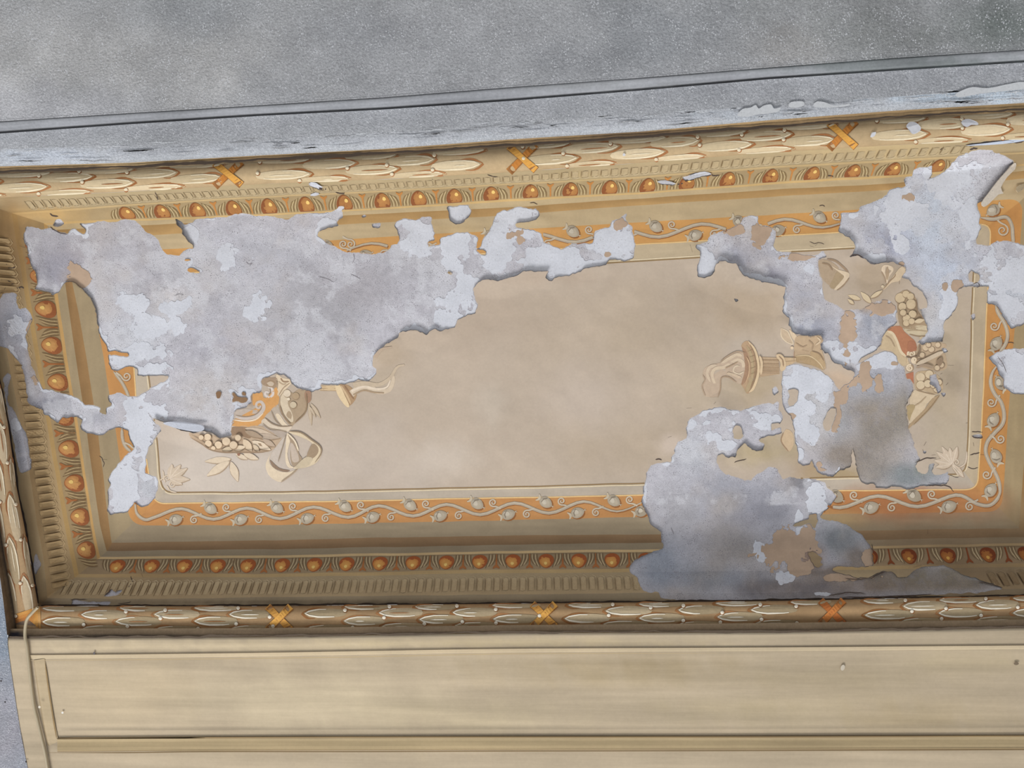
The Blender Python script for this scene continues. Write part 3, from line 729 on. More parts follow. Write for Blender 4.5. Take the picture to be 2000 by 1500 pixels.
    def spiral(self, x, y, r, rgb, turns=1.6, start=0, sgn=1, w=3, lift=None):
        t = np.linspace(0, 1, 18); a = start + sgn * turns * 2 * math.pi * t; rr = r * (1 - .86 * t)
        self.stroke(np.stack([x + rr * np.cos(a), y + rr * np.sin(a)], 1), [w, w * .6], rgb, lift, 0)
    def build(self, name, parent, mat=None):
        if not self.n or not self.f: return None
        V = np.vstack(self.v); C = np.vstack(self.c)
        used = np.zeros(len(V), bool)
        for f in self.f:
            for i in f: used[i] = True
        new = np.cumsum(used) - 1
        return make(name, V[used], [tuple(int(new[i]) for i in f) for f in self.f], C[used], mat or M_MOTIF, parent)

def across(side, a, b):
    """(along, t) -> pixel on the band between rings a (t = 0) and b (t = 1)."""
    d = {'T': T, 'B': B, 'L': LV, 'R': RV}[side]
    if side in 'TB': return lambda s, t: np.stack([np.asarray(s, float), d[a](s) * (1 - np.asarray(t, float)) + d[b](s) * t], -1)
    return lambda s, t: np.stack([d[a](s) * (1 - np.asarray(t, float)) + d[b](s) * t, np.asarray(s, float)], -1)

# --- thin ruled line on the cream border
PAN = PARTS['cream_border']
def ring_line(k, off, w, rgb, name):
    q = Brush()
    for i in range(4):
        s = RINGS[k][i].copy(); s[:, 1 if i % 2 == 0 else 0] += off if i in (0, 3) else -off * (1 if i in (1, 2) else 1)
        q.stroke(s[::2], w, rgb, .0006, 0, False)
    return q.build(name, PAN)
ring_line(9, 0, 2.2, (150, 124, 88), 'ruled_line')
ring_line(9, -3.2, 2.4, (222, 204, 172), 'ruled_highlight')
ring_line(8, 1, 2.4, (226, 190, 134), 'border_highlight')

# --- egg and dart
EB = PARTS['egg_and_dart_band']
EGGS = {'B': [229, 296, 360, 425, 484, 551, 614, 677, 742, 807, 872, 937, 1002, 1067, 1131, 1196, 1262, 1700, 1776, 1852, 1930, 2004],
        'T': [246, 315, 384, 455, 524, 597, 672, 746, 817, 887, 959, 1036, 1114, 1191, 1265, 1342, 1422, 1506, 1587, 1667, 1745, 1832],
        'L': [480, 540, 604, 675, 747, 815, 877, 944, 1010, 1075]}
def egg(side, s, s2):
    f = across(side, 4, 3)
    sg = {'T': 1, 'B': 1, 'L': 1}[side]
    lean = (s - (1050 if side != 'L' else 690)) / (1000 if side != 'L' else 900) * {'T': 15, 'B': 11, 'L': 9}[side]
    g = lambda ds, t: f(s + ds + lean * (np.asarray(t) - .5), np.asarray(t, float))
    hw = {'T': 15.5, 'B': 15, 'L': 17}[side]
    lo, hi = {'T': (-.2, .95), 'B': (.05, .93), 'L': (-.02, .88)}[side]
    dark = {'T': (136, 84, 52), 'B': (156, 88, 52), 'L': (150, 92, 58)}[side]
    body = {'T': (164, 114, 68), 'B': (186, 120, 66), 'L': (180, 124, 76)}[side]
    high = {'T': (178, 128, 76), 'B': (208, 156, 88), 'L': (200, 152, 94)}[side]
    if side == 'B' and s > 1600: dark, body, high = (118, 62, 38), (146, 88, 48), (166, 110, 60)
    mid = (lo + hi) / 2; half = (hi - lo) / 2
    a = np.linspace(0, 2 * math.pi, 18, endpoint=False)
    def oval(k, ox=0, ot=0):
        return g(np.cos(a) * hw * k * (1 - .18 * np.sin(a)) + ox, np.maximum(mid + ot + np.sin(a) * half * k, .02 if k > .9 else .06))
    q = Brush()
    q.poly(oval(1.0), dark, .001, 0, .0015)
    q.poly(oval(.80, *{'T': (2.2, .07), 'B': (-1.6, .05), 'L': (-1, .06)}[side]), body, .0016, 0, .0018, high)
    q.poly(oval(.22, *{'T': (4.5, .2), 'B': (-1.5, .14), 'L': (-3, .14)}[side]), (228, 192, 116) if not (side == 'B' and s > 1600) else (206, 158, 84), .0042, 0)
    q.build('egg', EB)
    lt, dk = {'T': ((188, 168, 128), (134, 112, 78)), 'B': ((182, 162, 128), (124, 104, 78)), 'L': ((180, 156, 116), (130, 106, 76))}[side]
    for sd in (-1, 1):
        q = Brush()
        for k, (o, col) in enumerate(((3.0, dk), (6.0, lt), (9.5, dk), (12.5, lt), (15.5, dk))):
            tt = np.linspace(.03, .9 - k * .05, 8)
            xs = sd * (hw + o - (13 + 3 * k) * (np.clip(tt - .25, 0, 1)) ** 1.6)
            q.stroke(g(xs, tt), 2.3, col, .0008 + .0002 * k, 0)
        q.build('husk', EB)
    if s2 is not None:
        m = (s + s2) / 2
        q = Brush(); lean2 = lean
        h = lambda ds, t: f(m + ds + lean2 * (np.asarray(t) - .5), np.asarray(t, float))
        oc = (184, 128, 72) if side == 'T' else (164, 106, 64)
        if side == 'B' and s > 1600: oc = (128, 72, 44)
        q.poly(h(np.array([-1.4, 1.4, 1.8, 6.5, 6.5, 0, -6.5, -6.5, -1.8]), np.array([.05, .05, .68, .86, .95, .86, .95, .86, .68])), oc, .0012, 0)
        q.build('dart', EB)
for side, xs in EGGS.items():
    for i, s in enumerate(xs): egg(side, s, xs[i + 1] if i + 1 < len(xs) and xs[i + 1] - s < 90 else None)

# --- painted flutes of the cove
FB = PARTS['flute_band']
def flutes(side, s0, s1, step, lt, dk, drift, fade_x=((0, 2000), (1, 1)), bs=(178, 152, 107)):
    f = across(side, '3y', 2)
    s = s0
    while s < s1:
        c = 1050 if side != 'L' else 720
        lean = (s - c) / (900 if side != 'L' else 420) * drift
        st = step * (1 + .12 * (s - 1000) / 1000) if side != 'L' else step
        g = lambda ds, t: f(s + ds + lean * (np.asarray(t) - .5), np.asarray(t, float))
        w = st * .3; fade = (.7 + .3 * random.random()) * (1 if side == 'L' else float(np.interp(s, *fade_x)))
        q = Brush()
        a, b = .16 + .05 * random.random(), .86 - .06 * random.random()
        mixc = lambda c_: tuple(np.array(c_) * fade + (1 - fade) * np.array(bs))
        q.poly(g(np.array([-w, 0, w, w, 0, -w]), np.array([a + .08, a, a + .08, b - .03, b, b - .03])), mixc(lt), .0005, 0, .0002)
        q.stroke(g(np.array([-w - 1.6] * 5), np.linspace(a + .05, b + .02, 5)), 1.8, mixc(dk), .0011, 0)
        q.stroke(g(np.array([-w - 1, w * .4, w + 2.2, w + 2.4]), np.array([a, a - .05, a + .02, a + .2])), 2.0, mixc(tuple(np.array(lt) + 14)), .0013, 0)
        q.build('flute', FB)
        s += st
flutes('T', 60, 1900, 19, (182, 164, 130), (124, 104, 74), 17, ((0, 300, 700, 1000, 1500, 1800), (.6, .7, .45, .8, .95, .8)), (174, 156, 123))
flutes('B', 130, 1300, 16.8, (186, 166, 132), (122, 102, 76), 22, ((0, 500, 640, 1300), (.9, .85, .45, .35)), (174, 154, 122))
flutes('B', 1940, 2040, 18, (140, 120, 92), (98, 80, 60), 24, ((0, 2000), (.8, .8)), (132, 112, 86))
flutes('L', 470, 1150, 15.6, (182, 156, 116), (112, 90, 62), 12, ((0, 1), (.85, .85)), (172, 147, 110))

# --- vine scroll on the orange band
VB = PARTS['vine_band']
V_LT, V_MD, V_DK = (196, 182, 160), (176, 163, 144), (150, 100, 60)
def vine(path, w=6.2):
    q = Brush(); p = np.array(path, float)
    q.stroke(p + (1.5, 2.2), w * .8, V_DK, .0006, 5); q.stroke(p, w, V_MD, .001, 5); q.stroke(p - (.4, .8), w * .35, V_LT, .0014, 5)
    q.build('vine_stem', VB)
def fruit(x, y, r, ang):
    q = Brush(); d = np.array([math.cos(ang), math.sin(ang)]); n_ = np.array([-d[1], d[0]])
    q.ell(x + 1.8, y + 2.2, r * 1.1, r * .88, V_DK, ang, .0006)
    c = np.array([x, y])
    q.poly([c + d * r * 1.05 + n_ * r * .25, c + d * r * .5 + n_ * r * .78, c - d * r * .4 + n_ * r * .74, c - d * r * 1.12, c - d * r * .5 - n_ * r * .72, c + d * r * .45 - n_ * r * .8, c + d * r * 1.05 - n_ * r * .25], (166, 153, 133), .0012, 3, .0018, (190, 177, 156))
    q.ell(x - r * .28, y - r * .1, r * .5, r * .36, (198, 187, 168), ang + .5, .0034)
    q.stroke([c + d * r * .1 + n_ * r * .6, c + d * r * .55 + n_ * r * .2, c + d * r * .6 - n_ * r * .4], [1, 2.4, 1], (140, 128, 112), .0036, 3)
    e = c + d * r * 1.32
    q.stroke([e + n_ * r * .55 + d * r * .2, e + n_ * r * .2 - d * r * .1, e - n_ * r * .2 - d * r * .1, e - n_ * r * .55 + d * r * .2], [2, 4.4, 4.4, 2], (196, 182, 158), .0016, 3)
    e = c - d * r * 1.15
    q.poly([e + d * 2, e + n_ * 2.6 - d * 4, e - d * 1.5, e - n_ * 2.6 - d * 4], (196, 182, 158), .0015, 0)
    q.build('fruit', VB)
def tendril(x, y, r, sgn, start):
    q = Brush()
    t = np.linspace(0, 1, 20); a = start + sgn * 1.45 * 2 * math.pi * t; rr = r * (1 - .84 * t)
    p = np.stack([x + rr * np.cos(a), y + rr * np.sin(a)], 1)
    tan = sgn * np.array([-math.sin(start), math.cos(start)]); out = np.array([math.cos(start), math.sin(start)])
    tail = np.array([p[0] - tan * r * 1.9 + out * r * .55, p[0] - tan * r * 1.0 + out * r * .12, p[0] - tan * r * .4])
    p = np.vstack([catmull(np.vstack([tail, p[:1]]), False, 3)[:-1], p])
    q.stroke(p + (1.1, 1.3), [2, 2.6, 2.6, 1.8], V_DK, .0006, 0); q.stroke(p, [3.4, 3, 2.8, 2], V_LT, .001, 0)
    q.build('tendril', VB)
def scroll_row(side, crests, t_hi, t_lo, first, extra0=(), extra1=(), k=1.0):
    f = across(side, 8, 7)
    up = first; path = [np.array(e) for e in extra0]; rows = []
    for x in crests:
        path.append(f(x, t_hi if up else t_lo)); rows.append((x, up)); up = not up
    path += [np.array(e) for e in extra1]
    vine(path, 6.2 * k)
    for x, u in rows:
        if u:
            c = f(x - 12 * k, .5 + (t_lo - .5) * 1.0); fruit(c[0], c[1] + .5, 12.5 * k, math.pi - .35)
            c = f(x + 24 * k, .5 + (t_lo - .5) * 1.12); tendril(c[0], c[1], 7.8 * k, -1, -1.57)
        else:
            c = f(x - 6 * k, .5 + (t_hi - .5) * 1.0); fruit(c[0], c[1], 12.5 * k, math.pi + .55)
            c = f(x + 25 * k, .5 + (t_hi - .5) * 1.15); tendril(c[0], c[1], 7.8 * k, 1, 1.57)
scroll_row('B', [355, 417, 482, 547, 612, 680, 740, 807, 872, 938, 1005, 1072, 1140, 1205, 1265], .22, .72, True, [(262, 955), (264, 985), (268, 1004), (284, 1015), (305, 1009)])
scroll_row('B', [1580, 1640, 1715, 1792, 1867], .22, .72, True, (), [(1908, 984), (1932, 987), (1948, 974), (1954, 955)], 1.12)
scroll_row('T', [645, 725, 805, 885, 965, 1045, 1125, 1207, 1287, 1370, 1450, 1532, 1607, 1690], .76, .26, False, (), (), 1.02)
vine([(1915, 425), (1940, 428), (1965, 424), (1976, 440), (1978, 462), (1980, 480)], 7)
tendril(1958, 450, 12, 1, -1.2); fruit(1940, 411, 13, -.6)
vine([(1944, 596), (1950, 612), (1962, 632), (1968, 655), (1962, 675), (1948, 692)], 7)
vine([(1952, 708), (1938, 728), (1935, 750), (1943, 770), (1955, 785), (1961, 808), (1958, 828), (1943, 845), (1929, 862), (1925, 882), (1932, 902), (1944, 924), (1951, 942), (1953, 962), (1948, 976)], 7.4)
for x, y, a in ((1946, 671, 2.1), (1954, 748, 1.0), (1940, 820, 2.1), (1945, 891, 1.1), (1935, 957, 2.2)): fruit(x, y, 13.5, a)
for x, y, s, a in ((1942, 637, 1, .2), (1936, 786, 1, .2), (1954, 857, -1, 2.6), (1927, 927, 1, .2)): tendril(x, y, 9, s, a)
vine([(222, 726), (236, 744), (246, 762), (254, 782)], 6); tendril(247, 735, 9, -1, 2.6)
vine([(238, 836), (239, 856), (245, 872), (258, 884)], 6); tendril(265, 868, 9, -1, 2.4)
tendril(685, 477, 9, 1, -1.5)

# --- painted ornaments of the middle panel
def ornament(name, label=None):
    o = bpy.data.objects.new(name, None); COL.objects.link(o); o.parent = ceiling
    if label: o['label'] = label
    return o
A = crop(380, 720, .14); D4 = crop(300, 650, .25)
def outlined(q, p, rgb, line=(160, 134, 100), w=2.2, smooth=3, dome=0):
    p = np.asarray(p, float)
    q.poly(p, rgb, None, smooth, dome)
    q.stroke(catmull(np.vstack([p, p[:1]]), False, 3), w, line, None, 0)
Brush.fade = .14
g = ornament('left_garland', 'painted garland with a tied ribbon and orange cartouche beside the left torch')
q = Brush()
q.poly(A('820,330 940,330 960,400 1040,410 1100,370 1110,290 1150,270 1175,480 1000,640 880,795 530,800 530,720 700,740 850,720 950,640 980,530 940,460 860,450 815,510'), (216, 158, 84))
q.build('cartouche_ground', g)
q = Brush()
q.poly(A('540,600 700,560 850,580 920,560 860,640 700,690 530,670'), (194, 180, 160))
q.stroke(A('530,655 700,690 850,665 945,590 965,520 925,462 868,480 862,535 900,552 925,515'), [7, 8, 7, 5, 4, 3], (206, 194, 176))
q.stroke(A('530,640 700,672 840,645 915,580 935,520'), 2, (150, 130, 104))
q.stroke(A('535,712 700,732 850,710 960,620'), 3, (238, 220, 186)); q.build('large_scroll', g)
q = Brush()
q.stroke(A('1030,240 1085,300 1085,370 1030,395 985,360 998,325 1035,335'), [5, 6, 5, 4, 3], (222, 212, 196)); q.stroke(A('1050,270 1062,330 1030,362'), 2, (140, 118, 92)); q.build('small_scroll', g)
q = Brush()
q.poly(A('925,190 1000,95 1060,125 1150,130 1160,280 1060,255 985,240'), (160, 136, 106)); outlined(q, A('1000,200 1060,170 1115,205 1090,250 1030,245'), (202, 184, 154)); q.build('flower', g)
q = Brush()
q.poly(A('1140,85 1230,130 1330,150 1360,190 1260,300 1170,385 1150,280'), (226, 206, 168))
q.stroke(A('1200,130 1240,180 1320,180'), 3, (150, 122, 90)); q.stroke(A('1330,200 1240,270 1170,380'), 2, (170, 146, 114)); q.stroke(A('1170,180 1230,220 1280,210'), 2, (190, 166, 130)); q.build('ribbon_fold', g)
q = Brush()
q.poly(A('1180,430 1230,320 1300,285 1370,340 1450,290 1565,320 1565,590 1400,765 1340,800 1230,660 1175,520'), (174, 152, 118))
q.poly(A('1200,400 1290,300 1345,360 1300,480 1360,620 1375,740 1300,720 1220,600'), (220, 203, 168))
for x, y, r, c in ((1290, 345, 52, (226, 210, 178)), (1410, 380, 48, (178, 154, 116)), (1310, 425, 22, (236, 220, 186)), (1375, 505, 46, (206, 190, 154))):
    p = A('%d,%d' % (x, y))[0]; q.ell(p[0] + .8, p[1] + 1, r * .15, r * .15, (150, 126, 92)); q.ell(p[0], p[1], r * .14, r * .14, c)
q.stroke(A('1190,520 1240,660 1340,780'), 2.4, (150, 126, 94)); q.stroke(A('1560,340 1555,590 1400,760'), 2.4, (140, 116, 82)); q.build('fruit_cluster', g)
q = Brush()
q.poly(A('1060,640 1080,560 1165,500 1200,620 1340,790 1270,800 1180,790'), (188, 174, 150)); q.poly(A('1130,650 1175,630 1260,750 1310,800 1215,790'), (230, 212, 176))
q.stroke(A('1070,580 1130,720 1220,800'), 2.6, (150, 132, 106))
q.poly(A('930,750 985,690 1080,760 1200,800 1360,800 1290,885 1200,850 1050,830'), (218, 202, 172)); q.poly(A('950,775 1050,850 1200,870 1285,900 1200,965 1100,900 980,830'), (178, 164, 144))
q.stroke(A('985,690 1080,765 1200,805 1360,800'), 2.4, (146, 126, 100)); q.stroke(A('950,760 1050,835 1200,862 1290,880'), 2, (160, 142, 116)); q.build('ribbon_band', g)
q = Brush()
q.poly(A('500,840 640,800 960,805 1120,900 1215,970 1080,1140 900,1165 640,1165 400,1165 220,1125 100,1050 -60,950 -60,890 100,915 250,925 320,975 400,970 530,950'), (192, 168, 134))
q.poly(A('500,830 660,810 800,850 780,970 680,950 600,890 530,940'), (146, 118, 86))
for a, b, w_, c in (('700,830', '1120,935', 12, (206, 186, 156)), ('820,930', '1195,965', 11, (186, 168, 142)), ('800,1010', '1065,1135', 13, (228, 210, 176)), ('950,985', '1125,1085', 10, (188, 168, 140)), ('680,985', '800,1155', 14, (226, 204, 166)), ('540,1125', '712,1088', 10, (232, 212, 174)), ('700,870', '950,960', 10, (170, 148, 118)), ('820,1060', '900,1160', 8, (214, 194, 158)), ('380,1140', '560,1100', 9, (216, 196, 158))):
    a, b = A(a)[0], A(b)[0]; q.lens(a + (.6, 1.4), b + (.6, 1.4), w_ + 2, (152, 128, 96)); q.lens(a, b, w_, c)
for x, y, r in ((180, 955, 48), (330, 1065, 52), (190, 1045, 46), (440, 1015, 56), (540, 1065, 54), (605, 965, 42), (90, 960, 34), (260, 1110, 30)):
    p = A('%d,%d' % (x, y))[0]; q.ell(p[0] + .8, p[1] + 1.2, r * .155, r * .155, (156, 130, 96)); q.ell(p[0], p[1], r * .14, r * .14, (222, 200, 162))
q.stroke(A('-60,960 100,1050 220,1130 400,1168 640,1168 900,1168 1060,1145'), 2.6, (146, 122, 92)); q.build('leaf_garland', g)
q = Brush()
for a, b, w_ in (('608,985', '398,1004', 48), ('594,1003', '415,1118', 62), ('603,1005', '658,1162', 58), ('640,945', '735,988', 34), ('700,942', '820,988', 42)):
    a, b = D4(a)[0], D4(b)[0]; q.lens(a + (.8, 1.6), b + (.5, 1), w_ * .25 + 2, (176, 154, 122)); q.lens(a, b, w_ * .25, (226, 208, 174))
q.stroke(D4('600,990 590,1060'), 2.4, (130, 106, 78)); q.ell(*D4('665,950')[0], 3, 3, (150, 104, 76)); q.build('leaf_spray', g)
q = Brush()
q.poly(A('1080,1160 1040,1250 1060,1340 1180,1430 1330,1440 1440,1395 1340,1490 1200,1580 1080,1530 1010,1440 995,1320'), (228, 210, 174))
q.poly(A('1080,1170 1260,940 1280,990 1235,1150 1165,1310 1080,1250'), (202, 190, 170)); q.poly(A('1050,1270 1180,1385 1330,1420 1250,1440 1100,1380'), (138, 114, 88))
q.poly(A('1290,900 1340,970 1295,1180 1335,1340 1385,1375 1320,1385 1270,1300 1270,1100'), (230, 212, 176))
q.poly(A('1300,910 1400,1010 1460,1190 1500,1260 1430,1355 1360,1345 1335,1200 1345,1050'), (166, 146, 116)); q.poly(A('1350,1030 1430,1150 1455,1285 1370,1300 1345,1180'), (200, 184, 160))
q.stroke(A('1275,925 1240,1060 1165,1300'), 2.6, (150, 134, 110))
q.poly(A('1320,880 1480,890 1640,1000 1755,1080 1775,1180 1700,1310 1560,1375 1375,1395 1500,1290 1590,1180 1640,1045 1500,960 1350,905'), (222, 204, 164))
q.poly(A('1640,1050 1720,1095 1720,1180 1640,1255 1560,1235'), (160, 138, 106)); q.poly(A('1540,1240 1650,1255 1560,1370 1400,1385'), (204, 188, 152))
q.stroke(A('1320,876 1480,892 1640,1000 1748,1085 1765,1180 1680,1310'), 2.6, (146, 126, 96)); q.stroke(A('1300,905 1400,1015 1450,1150'), 3, (236, 220, 184)); q.stroke(A('1440,1400 1340,1490 1200,1590'), 2.2, (168, 148, 118)); q.build('ribbon_bow', g)
q = Brush()
for a, b, w_ in (('1590,470', '1630,795', 44), ('1620,480', '1755,690', 46), ('1600,520', '1690,680', 30)):
    a, b = A(a)[0], A(b)[0]; q.lens(a + (.8, 1), b + (.8, .5), w_ * .14 + 2, (160, 138, 106)); q.lens(a, b, w_ * .14, (200, 182, 150))
q.poly(A('1535,340 1615,300 1625,440 1565,475'), (160, 124, 94)); q.build('twig', g)

Brush.fade = .12
t1 = ornament('left_torch', 'painted torch pointing right, half lost under bare plaster')
q = Brush(); q.poly(D4('1300,412 1430,412 1430,456 1300,450'), (214, 188, 142), None, 0)
for y in (416, 434, 452): q.stroke(D4('1300,%d 1430,%d' % (y, y + 2)), 2, (162, 130, 90), None, 0)
q.build('torch_handle', t1)
q = Brush(); q.poly(D4('1445,408 1525,412 1588,490 1528,572 1480,500'), (172, 140, 100)); q.stroke(D4('1460,410 1505,480 1540,555'), 4, (206, 178, 134)); q.stroke(D4('1490,412 1530,470 1565,520'), 3, (146, 112, 76)); q.poly(D4('1418,408 1455,410 1490,480 1530,572 1500,572 1440,490'), (230, 206, 158)); q.build('torch_bowl', t1)
q = Brush()
for p, w_, c in (('1540,480 1600,440 1690,430 1760,460 1840,445 1872,370 1868,320', [14, 12, 10, 8, 4], (212, 194, 162)), ('1545,455 1640,420 1740,440 1820,425 1850,370', [5, 5, 4, 2], (230, 214, 184)), ('1560,410 1650,395 1760,405 1850,350 1900,270 1960,250', [10, 8, 6, 3], (200, 182, 150)), ('1560,485 1640,450 1720,465 1800,470', [3, 3, 2], (168, 144, 110)), ('1730,190 1780,130 1860,110', [8, 5, 2], (186, 166, 138))):
    q.stroke(D4(p), w_, c)
q.build('flame', t1)
Brush.fade = .3
def palmette(name, label, c, tips, w, spir, tail):
    o = ornament(name, label)
    for tp in tips:
        q = Brush(); q.lens(np.array(c) + (1, 1.2), np.array(tp) + (1.2, 1), w + 2.4, (160, 138, 106)); q.lens(c, tp, w, (212, 194, 162)); q.stroke([c, (np.array(c) + tp) / 2, tp], 1.6, (232, 216, 186)); q.build('leaf', o)
    for x, y, r, s, a in spir:
        q = Brush(); q.spiral(x + 1, y + 1, r, (158, 134, 100), 1.4, a, s, 2.4); q.spiral(x, y, r, (222, 206, 174), 1.4, a, s, 2.6); q.build('curl', o)
    q = Brush()
    for p in tail: q.stroke(np.array(p, float) + (.8, 1), 3, (160, 136, 102)); q.stroke(p, 2.4, (222, 206, 174))
    q.build('stalk', o)
palmette('left_palmette', 'painted palmette in the lower left corner of the panel', (331, 935), [(336, 906), (353, 907), (366, 914), (371, 936), (356, 946)], 12.5, [(326, 934, 7, 1, 2), (337, 946, 7, -1, -1)], [[(318, 918), (319, 932), (312, 938)], [(326, 948), (332, 958), (345, 962)]])
C7 = crop(1780, 820, .11)
palmette('right_palmette', 'painted palmette in the lower right corner of the panel', tuple(C7('720,785')[0]), [tuple(C7(s)[0]) for s in ('440,560', '540,470', '680,490', '815,470', '400,720', '430,840', '930,1020')], 12, [(*C7('800,755')[0], 7, 1, 2)], [[tuple(C7(s)[0]) for s in ('850,845', '940,790', '975,700', '985,560')], [tuple(C7(s)[0]) for s in ('740,850', '800,930', '840,1000')]])

E4 = crop(1330, 620, .16); E5 = crop(1590, 500, .14); E6 = crop(1700, 640, .14)
Brush.fade = .22
t2 = ornament('right_torch', 'painted fluted torch with a wavy flame pointing left')
q = Brush()
q.poly(E4('790,450 680,430 560,490 480,550 380,570 290,620 265,700 290,760 260,830 272,900 300,965 450,965 482,860 492,740 560,720 660,790 740,800 800,640'), (196, 174, 143))
q.stroke(E4('765,610 752,545 690,520 600,570 520,610 420,625 380,690 405,790 445,870'), [6, 7, 7, 6, 4], (218, 198, 162)); q.stroke(E4('750,470 680,455 590,500 490,560'), 6, (216, 196, 160)); q.stroke(E4('440,580 350,610 320,690 360,790'), 6, (214, 194, 160)); q.stroke(E4('770,660 710,690 640,660 660,600 720,590'), 3, (222, 204, 168)); q.stroke(E4('740,740 640,700 560,680'), 5, (212, 190, 154))
q.stroke(E4('450,980 482,870 492,742 580,728 680,792'), 2.2, (164, 138, 104)); q.stroke(E4('265,700 292,765 258,835 275,905 300,960'), 1.8, (176, 152, 120)); q.stroke(E4('790,435 680,418 560,480 480,545'), 1.8, (174, 148, 114)); q.stroke(E4('700,540 610,590 540,620'), 1.8, (170, 144, 108)); q.build('flame', t2)
q = Brush()
q.poly(E4('735,350 800,285 880,340 940,480 962,640 940,760 880,870 812,932 770,870 735,800 790,700 820,560 800,450'), (184, 152, 110))
q.poly(E4('745,360 812,440 832,600 800,760 735,822 780,640 770,480'), (162, 124, 88)); q.poly(E4('800,340 855,410 885,520 892,640 872,780 820,905 785,880 850,720 855,560 830,440'), (178, 156, 110))
for y, a, b in ((400, 815, 870), (470, 838, 900), (540, 850, 912), (610, 852, 915), (680, 850, 910)): q.stroke(E4('%d,%d %d,%d' % (a, y + 12, b, y - 8)), 2, (130, 104, 66), None, 0)
q.stroke(E4('820,290 900,400 945,560 940,700 885,860 830,915'), 5, (228, 202, 154)); q.stroke(E4('845,330 900,450 918,600 900,740 850,870'), 2.2, (146, 116, 78)); q.stroke(E4('800,480 832,560 830,680 790,800'), 2.4, (206, 172, 126)); q.build('torch_bowl', t2)
q = Brush()
q.poly(E4('960,480 1190,490 1205,690 960,730'), (184, 156, 116), None, 0)
for y, c in ((495, (228, 204, 160)), (540, (226, 202, 158)), (585, (206, 180, 136)), (520, (150, 122, 84)), (565, (152, 124, 86)), (612, (146, 116, 78)), (640, (172, 146, 106)), (660, (142, 112, 76)), (690, (204, 176, 132))): q.stroke(E4('968,%d 1195,%d' % (y, y + 4)), 2.6, c, None, 0)
q.poly(E4('1255,488 1405,492 1405,540 1270,610'), (204, 176, 130), None, 0); q.stroke(E4('1260,500 1400,505'), 2.2, (232, 208, 164), None, 0); q.stroke(E4('1265,540 1400,530'), 2, (150, 120, 82), None, 0)
q.stroke(E4('1165,458 1225,500 1250,580 1225,655'), 11, (220, 194, 148)); q.stroke(E4('1195,470 1240,520 1252,600'), 2.4, (146, 116, 78)); q.stroke(E4('960,470 985,560 975,700'), 5, (226, 200, 154)); q.build('torch_shaft', t2)
q = Brush()
outlined(q, E4('1220,130 1300,170 1340,250 1370,325 1290,300 1225,230'), (196, 174, 138), (222, 204, 166)); q.poly(E4('1320,150 1370,180 1420,240 1400,290 1350,240'), (216, 194, 154))
q.poly(E4('1385,300 1420,230 1500,225 1690,225 1750,280 1700,340 1730,430 1770,630 1640,570 1500,545 1395,535'), (188, 162, 122)); q.poly(E4('1395,475 1560,470 1680,550 1750,645 1600,585 1420,545'), (176, 148, 100)); q.poly(E4('1590,410 1680,440 1745,520 1750,610 1640,520 1585,470'), (182, 154, 106))
q.stroke(E4('1400,470 1560,468 1680,548 1745,640'), 2.4, (214, 190, 142)); q.stroke(E4('1600,410 1690,445 1745,530'), 2.4, (130, 104, 68)); q.stroke(E4('1400,310 1480,360 1540,340'), 2.2, (160, 134, 98)); q.stroke(E4('1560,280 1610,330 1600,400'), 2.2, (158, 132, 96)); q.stroke(E4('1660,240 1700,290 1640,340'), 3, (216, 194, 154)); q.stroke(E4('1480,400 1560,420'), 2, (164, 138, 100))
q.ell(*E4('1355,372')[0], 3, 3, (228, 204, 162)); q.stroke(E4('1380,420 1380,520'), 3, (178, 130, 92)); q.build('leaf_cluster', t2)

Brush.fade = .2
g2 = ornament('right_garland', 'painted garland with orange cartouche and scrolls, broken by fallen plaster')
q = Brush()
q.poly(E5('60,80 180,55 320,140 335,210 240,410 110,300'), (178, 156, 122)); q.poly(E5('325,210 415,290 375,365 285,460 215,420 260,330'), (168, 146, 106)); q.poly(E5('240,135 340,190 430,215 490,245 480,305 400,405 305,475 285,455 385,340 415,280 330,215'), (222, 202, 164))
q.stroke(E5('180,40 300,70 400,150 480,230'), 4, (146, 122, 90)); q.stroke(E5('490,310 400,420 320,480'), 2.4, (152, 128, 94)); q.stroke(E5('110,100 200,120 260,200'), 2.4, (146, 120, 86)); q.build('ribbon_tail', g2)
q = Brush()
q.poly(E5('1010,375 985,290 940,210 958,140 1020,125 1095,150 1105,210 1045,290 1028,375'), (222, 202, 166)); q.lens(E5('1018,340')[0], E5('1025,145')[0], 7, (168, 144, 108)); q.poly(E5('1135,240 1200,160 1270,145 1285,230 1215,310 1190,352 1080,375 985,465 958,452 1050,350'), (216, 194, 154))
q.stroke(E5('1140,250 1120,290 1060,350 960,470'), 2.2, (150, 124, 88)); q.stroke(E5('940,215 985,300 1005,375'), 2, (152, 128, 94)); q.stroke(E5('1190,340 1190,395'), 2.4, (130, 104, 74)); q.ell(*E5('955,425')[0], 2.8, 2.8, (224, 206, 166)); q.build('leaf_spray', g2)
q = Brush()
for a, b, w_ in (('650,605', '470,545', 62), ('795,655', '650,500', 74), ('785,585', '955,478', 52), ('555,670', '470,600', 44)):
    a, b = E5(a)[0], E5(b)[0]; q.lens(a + (.8, 1.2), b + (.8, 1.2), w_ * .14 + 2, (150, 126, 92)); q.lens(a, b, w_ * .14, (220, 200, 156))
q.build('small_leaves', g2)
q = Brush()
q.poly(E5('1150,550 1300,470 1430,610 1450,760 1540,880 1570,1010 1240,1010 1170,850 1160,660'), (166, 142, 104))
